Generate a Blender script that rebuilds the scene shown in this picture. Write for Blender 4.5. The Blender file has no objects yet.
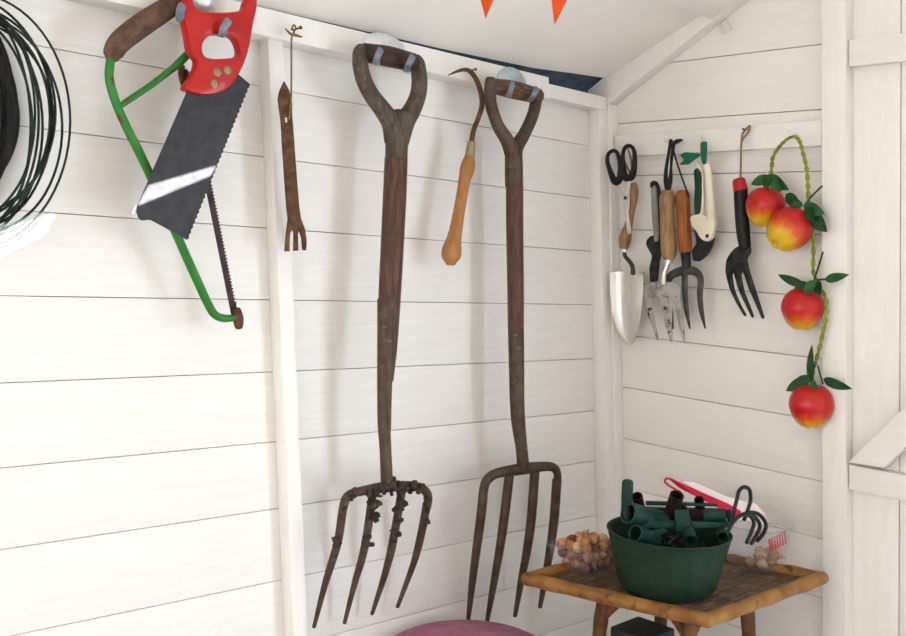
import bpy, bmesh, math, random
from mathutils import Vector, Matrix
random.seed(7)
SC = bpy.context.scene
COL = SC.collection
V = Vector

# ------------------------------------------------------------------ survey of the shed
F = 1000.0
MW = Matrix(((0.73718921, -0.03555593, 0.67475021),
             (-0.67552578, -0.06055346, 0.73484569),
             (0.01473034, -0.99753148, -0.06865831)))
DL = V((0.99933456, 0, -0.03647508))          # along the long wall, towards the corner
DG = V((0.00270395, 0.99967077, 0.02551535))  # along the gable wall, towards the corner
DV = V((-0.03646313, 0.02559704, 0.99900712)) # the (slightly leaning) posts
NL = V((0.000936, -0.99967059, 0.02564821)).normalized()
NG = V((-0.99932456, 0.00363637, -0.03656789)).normalized()
P0 = NL * -1.45
def ray(x, y): return MW @ V(((x - 453) / F, (y - 318) / F, 1))
def PL(x, y, d=0.0):
    r = ray(x, y); return r * (((P0 + NL * d) @ NL) / (r @ NL))
G0 = PL(611.8, 360, .03) - NG * .03
def PG(x, y, d=0.0):
    r = ray(x, y); return r * (((G0 + NG * d) @ NG) / (r @ NG))
def PZ(x, y, z):
    r = ray(x, y); return r * (z / r.z)
def AT(x, y, dist): return ray(x, y) * dist     # by distance along the view axis
def mpp(P): return (MW.transposed() @ P).z / F
ORG = V((1.8114707, 1.45217415, 0))
def cL(P):
    q = P - ORG; m = Matrix((DL, DV, NL)).transposed().inverted(); return m @ q
def cG(P):
    q = P - ORG; m = Matrix((DG, DV, NG)).transposed().inverted(); return m @ q
def L3(s, t, d): return ORG + DL * s + DV * t + NL * d
def G3(s, t, d): return ORG + DG * s + DV * t + NG * d
FLOOR = -1.15
ZB = V((0, 0, 1))

# ------------------------------------------------------------------ materials
MATS = {}
def mat(name, c, rough=.6, metal=0.0, c2=None, scale=20, lo=.4, hi=.6, stretch=(1, 1, 1), bump=0.0, bscale=None,
        detail=6, c3=None, scale3=60, lo3=.55, hi3=.62, spec=.22, coat=0.0):
    m = bpy.data.materials.new(name); m.use_nodes = True
    nt = m.node_tree; N = nt.nodes; K = nt.links
    b = N['Principled BSDF']
    b.inputs['Base Color'].default_value = (*c, 1)
    b.inputs['Roughness'].default_value = rough; b.inputs['Metallic'].default_value = metal
    b.inputs['Specular IOR Level'].default_value = spec; b.inputs['Coat Weight'].default_value = coat
    tc = N.new('ShaderNodeTexCoord'); mp = N.new('ShaderNodeMapping'); mp.inputs['Scale'].default_value = stretch
    K.new(tc.outputs['Object'], mp.inputs['Vector'])
    def noise(s):
        n = N.new('ShaderNodeTexNoise'); n.inputs['Scale'].default_value = s; n.inputs['Detail'].default_value = detail
        K.new(mp.outputs[0], n.inputs['Vector']); return n
    def mixin(prev, col, s, l, h):
        n = noise(s); r = N.new('ShaderNodeValToRGB')
        r.color_ramp.elements[0].position = l; r.color_ramp.elements[1].position = h
        K.new(n.outputs['Fac'], r.inputs['Fac'])
        x = N.new('ShaderNodeMix'); x.data_type = 'RGBA'
        K.new(r.outputs['Color'], x.inputs[0])
        if prev is None: x.inputs[6].default_value = (*c, 1)
        else: K.new(prev, x.inputs[6])
        x.inputs[7].default_value = (*col, 1)
        return x.outputs[2]
    p = None
    if c2: p = mixin(p, c2, scale, lo, hi)
    if c3: p = mixin(p, c3, scale3, lo3, hi3)
    if p: K.new(p, b.inputs['Base Color'])
    if bump:
        n = noise(bscale or scale); bp = N.new('ShaderNodeBump'); bp.inputs['Strength'].default_value = bump
        bp.inputs['Distance'].default_value = .002
        K.new(n.outputs['Fac'], bp.inputs['Height']); K.new(bp.outputs[0], b.inputs['Normal'])
    MATS[name] = m; return m
PAINT = (.83, .79, .745)
mat('paint_left', PAINT, .55, c2=(.86, .825, .785), scale=9, lo=.35, hi=.65, stretch=(1, 6, 14), bump=.25, bscale=30)
mat('paint_gable', PAINT, .55, c2=(.855, .815, .765), scale=9, lo=.35, hi=.65, stretch=(6, 1, 14), bump=.25, bscale=30)
mat('paint_post', (.84, .80, .755), .5, c2=(.87, .835, .795), scale=10, lo=.35, hi=.65, stretch=(8, 8, 1), bump=.3, bscale=30)
mat('paint_ceiling', (.83, .785, .725), .6, c2=(.85, .805, .745), scale=6, bump=.08, bscale=60)
mat('gap', (.10, .085, .08), .9)
mat('felt', (.06, .075, .10), .95, c2=(.10, .12, .15), scale=40, bump=.4)
mat('floorwood', (.55, .52, .50), .6, c2=(.48, .45, .43), scale=6, stretch=(1, 10, 1), bump=.2)
mat('old_steel', (.098, .072, .055), .5, .4, c2=(.066, .034, .02), scale=45, lo=.35, hi=.65, c3=(.15, .115, .09), scale3=90, lo3=.6, hi3=.75, bump=.5)
mat('rust', (.13, .056, .028), .75, .25, c2=(.075, .034, .02), scale=50, lo=.4, hi=.6, c3=(.21, .11, .05), scale3=70, lo3=.52, hi3=.75, bump=.5)
mat('ash_old', (.095, .072, .055), .65, c2=(.062, .044, .033), scale=25, stretch=(3, 3, 1), bump=.4, c3=(.125, .095, .072), scale3=60)
mat('shaft_wood', (.105, .046, .027), .45, c2=(.06, .029, .019), scale=22, stretch=(8, 8, 1), c3=(.13, .075, .05), scale3=30, lo3=.55, hi3=.75, bump=.35)
mat('grip_wood', (.065, .036, .024), .55, c2=(.036, .02, .014), scale=30, lo=.35, hi=.6, stretch=(2, 2, 8), bump=.3)
mat('grip_wood_pale', (.17, .095, .052), .55, c2=(.075, .04, .024), scale=30, lo=.35, hi=.6, stretch=(2, 2, 8), bump=.3)
mat('mud', (.035, .026, .021), .95, c2=(.065, .048, .036), scale=60, bump=.8)
mat('galv', (.88, .91, .93), .38, .9, c2=(.76, .80, .83), scale=40, lo=.45, hi=.55)
mat('galv_dull', (.55, .64, .66), .5, .6, c2=(.42, .52, .55), scale=40)
mat('hook_coat', (.22, .235, .29), .45, .3, c2=(.16, .17, .22), scale=40)
mat('green_enamel', (.02, .16, .02), .35, c2=(.035, .21, .03), scale=20, c3=(.12, .06, .03), scale3=55, lo3=.60, hi3=.64, bump=.2)
mat('foam_brown', (.15, .085, .055), .95, c2=(.085, .048, .034), scale=70, lo=.4, hi=.6, bump=.8)
mat('red_plastic', (.46, .012, .009), .35, c2=(.40, .011, .009), scale=8, coat=.2)
mat('saw_steel', (.046, .045, .05), .55, .1, c2=(.032, .031, .036), scale=60, lo=.4, hi=.6, bump=.2)
mat('saw_blade_rust', (.07, .04, .045), .7, .3, c2=(.04, .025, .03), scale=60, bump=.3)
mat('brass', (.26, .21, .12), .5, .6)
mat('wire', (.006, .012, .009), .4, c2=(.02, .032, .025), scale=30)
mat('black_cable', (.007, .007, .008), .5, c2=(.014, .014, .014), scale=50)
mat('string', (.26, .16, .07), .9, c2=(.17, .10, .045), scale=200)
mat('beech', (.42, .185, .06), .45, c2=(.34, .145, .048), scale=14, stretch=(6, 6, 1), coat=.1)
mat('ferrule_brass', (.36, .30, .19), .5, .6, c2=(.26, .21, .14), scale=60)
mat('tan_wood', (.38, .225, .10), .55, c2=(.24, .13, .06), scale=24, stretch=(8, 8, 1), c3=(.24, .14, .07), scale3=60, lo3=.6, hi3=.7)
mat('orange_wood', (.36, .115, .02), .45, c2=(.23, .066, .014), scale=24, stretch=(8, 8, 1))
mat('black_plastic', (.007, .007, .008), .45, c2=(.013, .013, .013), scale=60)
mat('grey_plastic', (.22, .21, .20), .45, c2=(.28, .27, .25), scale=40)
mat('bright_steel', (.74, .72, .68), .32, .9, c2=(.66, .64, .60), scale=30, stretch=(8, 8, 1))
mat('worn_steel', (.46, .44, .41), .42, .75, c2=(.28, .25, .22), scale=40, lo=.45, hi=.65, c3=(.07, .045, .03), scale3=55, lo3=.60, hi3=.63)
mat('grey_steel', (.09, .086, .082), .5, .5, c2=(.055, .05, .046), scale=50)
mat('black_steel', (.009, .009, .010), .35, .2, c2=(.03, .03, .03), scale=50)
mat('cream_plastic', (.78, .70, .55), .4, c2=(.72, .63, .48), scale=20)
mat('green_strap', (.006, .10, .05), .55, c2=(.012, .13, .07), scale=30)
mat('dark_green_insert', (.012, .045, .03), .6)
mat('leaf', (.012, .075, .018), .5, c2=(.028, .12, .028), scale=45, lo=.4, hi=.6, bump=.3)
mat('leaf_dark', (.007, .042, .011), .5, c2=(.016, .068, .018), scale=45, lo=.4, hi=.6, bump=.3)
mat('raffia', (.28, .33, .05), .8, c2=(.17, .22, .03), scale=60, bump=.4)
mat('white_hook', (.82, .80, .76), .4)
mat('bamboo', (.30, .14, .034), .4, c2=(.19, .075, .018), scale=26, lo=.4, hi=.65, c3=(.10, .04, .015), scale3=40, lo3=.60, hi3=.68, bump=.2)
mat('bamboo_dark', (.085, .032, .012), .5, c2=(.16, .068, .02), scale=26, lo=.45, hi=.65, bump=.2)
mat('tabletop', (.12, .07, .035), .6, c2=(.06, .035, .02), scale=14, lo=.4, hi=.6, stretch=(1, 6, 1), c3=(.17, .12, .08), scale3=30, bump=.3)
mat('bucket_green', (.0085, .023, .012), .6, c2=(.013, .033, .018), scale=60, lo=.4, hi=.6, bump=.15)
mat('teal', (.004, .030, .021), .5, c2=(.008, .048, .034), scale=30)
mat('teal_dark', (.004, .024, .018), .5, c2=(.008, .036, .026), scale=30)
mat('brown_dark', (.016, .008, .008), .5, c2=(.028, .013, .012), scale=40)
mat('hook_black', (.006, .009, .010), .3, coat=.1)
mat('card_red', (.62, .015, .05), .45)
mat('card_pale', (.80, .66, .66), .5, c2=(.84, .72, .70), scale=30)
mat('bulb_skin', (.36, .145, .05), .6, c2=(.50, .26, .11), scale=50, lo=.4, hi=.6, c3=(.28, .11, .06), scale3=90, lo3=.58, hi3=.66, bump=.2)
mat('bulb_skin_dark', (.11, .03, .03), .6, c2=(.2, .07, .05), scale=50, lo=.4, hi=.6)
mat('bulb_pale', (.62, .42, .25), .6, c2=(.50, .30, .15), scale=50, lo=.4, hi=.6)
mat('cushion', (.33, .12, .19), .9, c2=(.38, .15, .23), scale=40, bump=.2)
mat('pennant', (.62, .075, .01), .7, c2=(.56, .065, .01), scale=20)
mat('block_dark', (.03, .03, .032), .6)
mat('seedlabel_green', (.10, .35, .06), .5)

def clear_mat(name, tint=(.95, .95, .97), f=.16):
    m = bpy.data.materials.new(name); m.use_nodes = True; nt = m.node_tree; N = nt.nodes; K = nt.links
    N.remove(N['Principled BSDF']); out = N['Material Output']
    t = N.new('ShaderNodeBsdfTransparent'); t.inputs[0].default_value = (*tint, 1)
    g = N.new('ShaderNodeBsdfPrincipled'); g.inputs['Base Color'].default_value = (.66, .62, .65, 1); g.inputs['Roughness'].default_value = .22
    x = N.new('ShaderNodeMixShader'); x.inputs[0].default_value = f
    K.new(t.outputs[0], x.inputs[1]); K.new(g.outputs[0], x.inputs[2]); K.new(x.outputs[0], out.inputs[0])
    MATS[name] = m
clear_mat('clear_plastic', f=.12); clear_mat('clear_film', f=.17); clear_mat('window_glass', (.97, .98, 1), .05)

def apple_mat(name, off):
    m = bpy.data.materials.new(name); m.use_nodes = True; nt = m.node_tree; N = nt.nodes; K = nt.links
    b = N['Principled BSDF']; b.inputs['Roughness'].default_value = .3; b.inputs['Coat Weight'].default_value = .12; b.inputs['Specular IOR Level'].default_value = .35
    tc = N.new('ShaderNodeTexCoord'); sp = N.new('ShaderNodeSeparateXYZ'); K.new(tc.outputs['Generated'], sp.inputs[0])
    n = N.new('ShaderNodeTexNoise'); n.inputs['Scale'].default_value = 7; n.inputs['Detail'].default_value = 5; K.new(tc.outputs['Generated'], n.inputs['Vector'])
    ma = N.new('ShaderNodeMath'); ma.operation = 'MULTIPLY_ADD'; ma.inputs[1].default_value = .28; ma.inputs[2].default_value = -.14 - off
    K.new(n.outputs['Fac'], ma.inputs[0])
    ad = N.new('ShaderNodeMath'); K.new(sp.outputs['Z'], ad.inputs[0]); K.new(ma.outputs[0], ad.inputs[1])
    r = N.new('ShaderNodeValToRGB'); e = r.color_ramp.elements
    e[0].position = .06; e[0].color = (.66, .40, .012, 1); e[1].position = .40; e[1].color = (.47, .006, .005, 1)
    k = r.color_ramp.elements.new(.22); k.color = (.62, .10, .007, 1)
    K.new(ad.outputs[0], r.inputs['Fac']); K.new(r.outputs[0], b.inputs['Base Color'])
    MATS[name] = m
apple_mat('apple_skin', 0); apple_mat('apple_skin_yellow', .085)

# ------------------------------------------------------------------ builders
def finish(name, bm, m, parent=None, angle=40, tags=None, loc=None):
    bmesh.ops.remove_doubles(bm, verts=bm.verts, dist=1e-6)
    bmesh.ops.recalc_face_normals(bm, faces=bm.faces)
    if parent is not None:
        org = parent['_org']; org = V(org)
    elif loc is not None: org = V(loc)
    else:
        cs = [v.co for v in bm.verts]
        lo = V((min(c.x for c in cs), min(c.y for c in cs), min(c.z for c in cs)))
        hi = V((max(c.x for c in cs), max(c.y for c in cs), max(c.z for c in cs)))
        org = V(((lo.x + hi.x) / 2, (lo.y + hi.y) / 2, lo.z))
    for v in bm.verts: v.co -= org
    me = bpy.data.meshes.new(name); bm.to_mesh(me); bm.free()
    for p in me.polygons: p.use_smooth = True
    me.set_sharp_from_angle(angle=math.radians(angle))
    for k in (m if isinstance(m, (list, tuple)) else [m]): me.materials.append(MATS[k])
    o = bpy.data.objects.new(name, me); COL.objects.link(o)
    if parent is not None: o.parent = parent
    else: o.location = org
    o['_org'] = tuple(org)
    if tags: tag(o, *tags)
    return o
def tag(o, label, cat, group=None):
    o['label'] = label; o['category'] = cat
    if group: o['group'] = group
def thing(name, label, cat, loc, group=None):
    o = bpy.data.objects.new(name, None); COL.objects.link(o); o.location = loc; o['_org'] = tuple(loc)
    o.empty_display_size = .02; tag(o, label, cat, group); return o
def struct(name, bm, m, angle=30):
    o = finish(name, bm, m, None, angle); o['kind'] = 'structure'; return o
def B(): return bmesh.new()

def box(bm, o, u, v, w, bevel=0.0, mi=0):
    """parallelepiped from corner o with edge vectors u, v, w"""
    vs = [bm.verts.new(o + u * a + v * b + w * c) for a in (0, 1) for b in (0, 1) for c in (0, 1)]
    fs = []
    for q in ((0, 1, 3, 2), (4, 6, 7, 5), (0, 4, 5, 1), (2, 3, 7, 6), (0, 2, 6, 4), (1, 5, 7, 3)):
        f = bm.faces.new([vs[i] for i in q]); f.material_index = mi; fs.append(f)
    if bevel:
        es = list({e for f in fs for e in f.edges})
        bmesh.ops.bevel(bm, geom=es, offset=bevel, segments=2, affect='EDGES', profile=.6)
def prism(bm, a, b, w, h, up, bevel=0):
    """bar from a to b: width w across, height h along up, centred"""
    d = (b - a); n = up.normalized(); s = d.normalized().cross(n).normalized()
    box(bm, a - s * w / 2 - n * h / 2, d, s * w, n * h, bevel)

def crom(pts, n, closed=False):
    out = []; N = len(pts)
    segs = N if closed else N - 1
    for i in range(segs):
        if closed: p0, p1, p2, p3 = pts[(i - 1) % N], pts[i], pts[(i + 1) % N], pts[(i + 2) % N]
        else:
            p1, p2 = pts[i], pts[i + 1]
            p0 = pts[i - 1] if i else [2 * x - y for x, y in zip(p1, p2)]
            p3 = pts[i + 2] if i + 2 < N else [2 * x - y for x, y in zip(p2, p1)]
        for k in range(n):
            t = k / n
            out.append([.5 * (2 * b + (c - a) * t + (2 * a - 5 * b + 4 * c - d) * t * t + (3 * b - a - 3 * c + d) * t ** 3)
                        for a, b, c, d in zip(p0, p1, p2, p3)])
    if not closed: out.append(list(pts[-1]))
    return out
def tube(bm, pts, rad, ref=NL, flat=1.0, seg=12, n=6, closed=False, rnd=True, mi=0, smooth=True, noise=0):
    """sweep along 3D pts; rad in metres (number or list); flat squashes along ref"""
    if not isinstance(rad, (list, tuple)): rad = [rad] * len(pts)
    P4 = [(p.x, p.y, p.z, r) for p, r in zip(pts, rad)]
    P = crom(P4, n, closed) if smooth else [list(p) for p in P4]
    Q = [V(p[:3]) for p in P]; Rr = [max(p[3], 1e-5) for p in P]
    M = len(Q); rings = []
    T = []
    for i in range(M):
        a = Q[(i - 1) % M] if (closed or i) else Q[i]; b = Q[(i + 1) % M] if (closed or i < M - 1) else Q[i]
        t = (b - a); T.append(t.normalized() if t.length > 1e-9 else V((0, 0, 1)))
    def ring(c, t, r):
        s = t.cross(ref)
        if s.length < 1e-4: s = t.cross(V((.3, .5, .81)))
        s.normalize(); m = s.cross(t).normalized(); vs = []
        for k in range(seg):
            a = 2 * math.pi * k / seg; q = r * (1 + (random.uniform(-noise, noise) if noise else 0))
            vs.append(bm.verts.new(c + s * math.cos(a) * q + m * math.sin(a) * q * flat))
        return vs
    def cat(i): return ring(Q[i], T[i], Rr[i])
    if not closed and rnd:
        for k in (.25, .7): rings.append(ring(Q[0] - T[0] * Rr[0] * .5 * math.sqrt(max(0, 1 - k * k)) , T[0], Rr[0] * (k if k < .5 else .8)))
    for i in range(M): rings.append(cat(i))
    if not closed and rnd:
        for k in (.7, .25): rings.append(ring(Q[-1] + T[-1] * Rr[-1] * .5 * math.sqrt(max(0, 1 - k * k)), T[-1], Rr[-1] * (k if k < .5 else .8)))
    R_ = len(rings)
    for i in range(R_ if closed else R_ - 1):
        A, Bq = rings[i], rings[(i + 1) % R_]
        for k in range(seg):
            f = bm.faces.new((A[k], A[(k + 1) % seg], Bq[(k + 1) % seg], Bq[k])); f.material_index = mi
    if not closed:
        for q in (rings[0][::-1], rings[-1]):
            f = bm.faces.new(q); f.material_index = mi
def ptube(bm, px, rpx, plane, d, **kw):
    """tube whose centreline is given as points on a plane at depth d (number or list); radius in picture units"""
    n = len(px)
    ds = d if isinstance(d, (list, tuple)) else [d] * n
    rs = rpx if isinstance(rpx, (list, tuple)) else [rpx] * n
    pts = [plane(x, y, q) for (x, y), q in zip(px, ds)]
    kw.setdefault('ref', NL if plane is PL else NG)
    tube(bm, pts, [r * mpp(p) for r, p in zip(rs, pts)], **kw)
def Z(s, ox, oy, pts): return [(ox + x / s, oy + y / s) for x, y in pts]
def rounded(pts, k=.5, n=3):
    """round the corners of a 2D outline"""
    out = []; N = len(pts)
    for i in range(N):
        p, a, b = V(pts[i]), V(pts[i - 1]), V(pts[(i + 1) % N])
        q0 = p.lerp(a, k * .5); q1 = p.lerp(b, k * .5)
        for j in range(n + 1):
            t = j / n; out.append(tuple((q0 * (1 - t) ** 2 + p * 2 * t * (1 - t) + q1 * t * t)))
    return out
def plate(loops, frame, thick, bevel=0.0, res=1):
    """extruded outline with holes. loops: lists of world points in one plane; frame = plane normal"""
    n = frame.normalized(); o = loops[0][0]
    u = (ZB - n * (ZB @ n)).normalized(); w = u.cross(n).normalized()
    cu = bpy.data.curves.new('outline', 'CURVE'); cu.dimensions = '2D'; cu.fill_mode = 'BOTH'
    cu.extrude = max(thick / 2 - bevel, 1e-5); cu.bevel_depth = bevel; cu.bevel_resolution = res; cu.offset = -bevel
    for lp in loops:
        s = cu.splines.new('POLY'); s.points.add(len(lp) - 1); s.use_cyclic_u = True
        for q, p in zip(s.points, lp):
            d = p - o; q.co = (d @ w, d @ u, 0, 1)
    ob = bpy.data.objects.new('outline', cu); COL.objects.link(ob)
    dg = bpy.context.evaluated_depsgraph_get(); me = bpy.data.meshes.new_from_object(ob.evaluated_get(dg))
    bm = B(); bm.from_mesh(me); bpy.data.objects.remove(ob); bpy.data.curves.remove(cu); bpy.data.meshes.remove(me)
    for v in bm.verts: v.co = o + w * v.co.x + u * v.co.y + n * v.co.z
    bmesh.ops.remove_doubles(bm, verts=bm.verts, dist=1e-6)
    return bm
def pplate(loops, plane, d, thick, bevel=0.0):
    return plate([[plane(x, y, d) for x, y in lp] for lp in loops], NL if plane is PL else NG, thick, bevel)
def lathe(bm, base, axis, prof, seg=24, mi=0, ref=V((.3, .9, .1))):
    """prof: list of (h, r) along axis from base"""
    ax = axis.normalized(); s = ax.cross(ref).normalized(); m = ax.cross(s); rings = []
    for h, r in prof:
        if r < 1e-6: rings.append([bm.verts.new(base + ax * h)])
        else: rings.append([bm.verts.new(base + ax * h + (s * math.cos(2 * math.pi * k / seg) + m * math.sin(2 * math.pi * k / seg)) * r) for k in range(seg)])
    for A, Bq in zip(rings, rings[1:]):
        for k in range(seg):
            k2 = (k + 1) % seg
            vs = [A[k % len(A)], A[k2 % len(A)], Bq[k2 % len(Bq)], Bq[k % len(Bq)]]
            u = []
            for v in vs:
                if v not in u: u.append(v)
            if len(u) > 2:
                f = bm.faces.new(u); f.material_index = mi
def disc(bm, c, n, r, h, seg=20): lathe(bm, c, n, [(0, 0), (0, r), (h * .6, r), (h, r * .7), (h, 0)], seg)
def ball(bm, c, r, sub=2, sq=V((1, 1, 1))):
    r0 = bmesh.ops.create_icosphere(bm, subdivisions=sub, radius=1)
    for v in r0['verts']: v.co = c + V((v.co.x * r * sq.x, v.co.y * r * sq.y, v.co.z * r * sq.z))

# ================================================================== THE SHED
def tL(x, y): return cL(PL(x, y))[1]
def tG(x, y): return cG(PG(x, y))[1]
linesL = [tL(44, 46.7), tL(310, 162.7), tL(330, 232.6), tL(300, 300.3), tL(297, 370.8), tL(299.8, 439.2), tL(320, 502), tL(277.6, 580.7)]
p = (linesL[0] - linesL[-1]) / 7
tl = [linesL[0] + 3 * p, linesL[0] + 2 * p, linesL[0] + p] + linesL
while tl[-1] > FLOOR - .06: tl.append(tl[-1] - p)
SL0 = -2.95
TOPL = cL(PL(575, 91, .0))[1]
bm = B()
for a, b in zip(tl, tl[1:]):
    if b > TOPL - .01: continue
    box(bm, L3(SL0, b + .0005, 0), DL * (-SL0 + .0), DV * (min(a, TOPL) - b - .0011), NL * -.012, .0009)
box(bm, L3(SL0, FLOOR - .1, -.013), DL * (-SL0 + .02), DV * (TOPL - FLOOR + .1), NL * -.012, mi=1)
struct('wall_left', bm, ['paint_left', 'gap'])

lg = [tG(740, 54), tG(720, 116.4), tG(730, 173.3), tG(700, 231.4), tG(714, 288.9), tG(730, 347.6), tG(707, 401.3), tG(725, 460.4), tG(800, 533.3)]
p = (lg[0] - lg[-1]) / 8
tg = [lg[0] + p * k for k in (6, 5, 4, 3, 2, 1)] + lg
while tg[-1] > FLOOR - .06: tg.append(tg[-1] - p)
SD = cG(PG(834, 300))[0]          # hidden joint behind the door post
SRIDGE = -1.17
def roofT(s): return .375 + (-s if s > SRIDGE else -(2 * SRIDGE - s)) * .44
bm = B()
for a, b in zip(tg, tg[1:]):
    if b > roofT(SD) + .1: continue
    box(bm, G3(SD, b + .0006, 0), DG * (-SD), DV * (a - b - .0014), NG * -.012, .0009)
box(bm, G3(SD, FLOOR - .1, -.013), DG * (-SD + .02), DV * (1.15 - FLOOR), NG * -.012, mi=1)
# the boarded gable above and to the right of the doors
D1, D2, D3 = SD, SD - .70, SD - 1.32
box(bm, G3(D3, .545, -.021), DG * (D1 - D3), DV * .68, NG * -.02)
box(bm, G3(-2.4, FLOOR - .1, 0), DG * (D3 + 2.4), DV * (1.35 - FLOOR), NG * -.02)
struct('wall_right', bm, ['paint_gable', 'gap'])

# opposite long wall, unseen, with two added slots cut to shape the low sun into its patches
SUN = V((.36, .92, -.085)).normalized()
YO = -.90
def back(P): return P - SUN * ((P.y - YO) / SUN.y)
strip = [PL(x, y, .085) for x, y in ((134, 208.5), (147, 185.5), (219, 164.3), (211.5, 176.5))]
patch = [PL(x, y, .0) for x, y in ((-60, 247), (-60, 285), (45, 235.5), (57, 213))]
outer = [V((-1.15, YO, FLOOR - .02)), V((1.83, YO, FLOOR - .02)), V((1.83, YO, .62)), V((-1.15, YO, .62))]
bm = plate([outer, [back(q) for q in strip], [back(q) for q in patch]], V((0, 1, 0)), .012)
struct('wall_front', bm, ['paint_left'])
# end wall behind, with a window
XB = -1.12
def rect(x, y0, y1, z0, z1): return [V((x, y0, z0)), V((x, y1, z0)), V((x, y1, z1)), V((x, y0, z1))]
WY0, WY1, WZ0, WZ1 = -.25, .95, -.35, .42
bm = plate([rect(XB, YO - .02, 1.5, FLOOR - .02, 1.0), rect(XB, WY0, WY1, WZ0, WZ1)], V((1, 0, 0)), .02)
struct('wall_back', bm, ['paint_gable'])
bm = B()
for y in (WY0, (WY0 + WY1) / 2, WY1): prism(bm, V((XB, y, WZ0 - .02)), V((XB, y, WZ1 + .02)), .04, .03, V((1, 0, 0)), .003)
for z in (WZ0, WZ1): prism(bm, V((XB, WY0 - .02, z)), V((XB, WY1 + .02, z)), .04, .03, V((1, 0, 0)), .003)
w1 = struct('window_1', bm, 'paint_post')
bm = B(); box(bm, V((XB - .003, WY0, WZ0)), V((.004, 0, 0)), V((0, WY1 - WY0, 0)), V((0, 0, WZ1 - WZ0)))
finish('pane', bm, 'window_glass', w1)
bm = B()
for k in range(25):
    box(bm, V((XB - .05, -.95 + k * .1, FLOOR - .03)), V((3.05, 0, 0)), V((0, .0985, 0)), V((0, 0, .03)), .001)
struct('floor', bm, 'floorwood')

# roof lining: edge along the top of the long wall, lifting a little near the gable
E = [L3(SL0, tL(440, 48.7) + .006, .03)] + [PL(x, y, .03) for x, y in ((250, 4.5), (440, 48.5), (535, 68.3), (567, 72.5), (609, 78.5))]
E.append(E[-1] + DL * .05)
T0 = PG(712, 15, .035)
slope = (T0 - PL(440, 48.7, .03)); slope -= DL * (slope @ DL); slope.normalize()
if slope.y > 0: slope = -slope
RN = DL.cross(slope).normalized()
if RN.z < 0: RN = -RN
LEN = 1.30
bm = B(); lo_, hi_ = [], []
base = PL(440, 48.5, .03)
rows = []
for q in E:
    lift = RN * ((q - base) @ RN)
    row = []
    for k, fr in enumerate((0, .04, .12, .3, .6, 1)):
        f = max(0, 1 - fr / .3)
        row.append(bm.verts.new(q - lift * (1 - f) + slope * LEN * fr + RN * (.012 * (1 - f))))
    rows.append(row)
for a, b in zip(rows, rows[1:]):
    for k in range(5): bm.faces.new((a[k], a[k + 1], b[k + 1], b[k]))
g = bmesh.ops.extrude_face_region(bm, geom=list(bm.faces))
for v in [x for x in g['geom'] if isinstance(x, bmesh.types.BMVert)]: v.co += RN * .009
# the other slope
RID = base + slope * LEN + RN * .012
Sx = cL(RID)[0]
r0 = RID - DL * (Sx - SL0); 
down = V((0, -1, 0)) * 1.25 + V((0, 0, -.52))
box(bm, r0, DL * 2.98, down, V((0, 0, .009)))
struct('ceiling', bm, 'paint_ceiling')
bm = B()
bq = base + RN * .035 - DL * (cL(base)[0] - SL0)
box(bm, bq - slope * .16, DL * 3.05, slope * (LEN + .16), RN * .004)
struct('trim_1', bm, 'felt')      # roofing felt seen through the gap at the eaves

def pxline(a, b, plane, d): return plane(*a, d), plane(*b, d)
# wall plate along the top of the long wall (thick board, then its thinner end)
ttop = cL(PL(440, 50.5, .045))[1]; tbot = cL(PL(460, 79, .045))[1]
s1 = cL(PL(549, 76, .045))[0]
bm = B(); box(bm, L3(SL0, tbot, 0), DL * (s1 - SL0), DV * (ttop - tbot), NL * .045, .002)
struct('trim_2', bm, 'paint_post')
t2 = cL(PL(575, 90, .03))[1]; t3 = cL(PL(575, 103.5, .03))[1]; s2 = cL(PL(606, 100, .03))[0]
bm = B(); box(bm, L3(s1 - .06, t3, 0), DL * (s2 - s1 + .06), DV * (t2 - t3), NL * .032, .002)
q = PL(553, 92, .032); disc(bm, q, NL, .0065, .002); disc(bm, q + NL * .001, NL, .003, .0025, 10)
struct('trim_3', bm, 'paint_post')
# intermediate stud on the long wall
sa = cL(PL(293.5, 636, .03))[0]; sb = cL(PL(307.6, 636, .03))[0]
bm = B(); box(bm, L3(sa, FLOOR - .03, 0), DL * (sb - sa), DV * (tbot - FLOOR + .035), NL * .03, .0015)
struct('trim_4', bm, 'paint_post')
# corner battens
sc = cL(PL(600.5, 200, .03))[0]; tc_ = cL(PL(600, 106, .03))[1]
bm = B(); box(bm, L3(sc, FLOOR - .03, 0), DL * (-sc), DV * (tc_ - FLOOR + .03), NL * .03, .0015)
struct('trim_5', bm, 'paint_post')
sg = cG(PG(623.6, 440, .0))[0]; tg_ = cG(PG(612, 104, .03))[1]
bm = B(); box(bm, G3(sg, FLOOR - .03, .0), DG * (-.03 - sg), DV * (tg_ - FLOOR + .03), NG * .03, .0015)
struct('trim_6', bm, 'paint_post')
# rafter fixed to the gable
a0 = PG(617, 105, 0); a1 = PG(739.5, 8.8, 0); ad = (a1 - a0); adn = ad.normalized()
up = (DV - adn * (DV @ adn)).normalized()
bm = B(); box(bm, a0 - adn * .035, adn * 1.30, NG * .033, up * .058, .0015)
struct('trim_7', bm, 'paint_post')
# purlin under the roof lining
pe = PG(712, 17.5, .033) - RN * .004
bm = B(); box(bm, pe, DL * -2.7, slope * .075, RN * .05, .0015)
struct('trim_8', bm, 'paint_ceiling')
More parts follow.
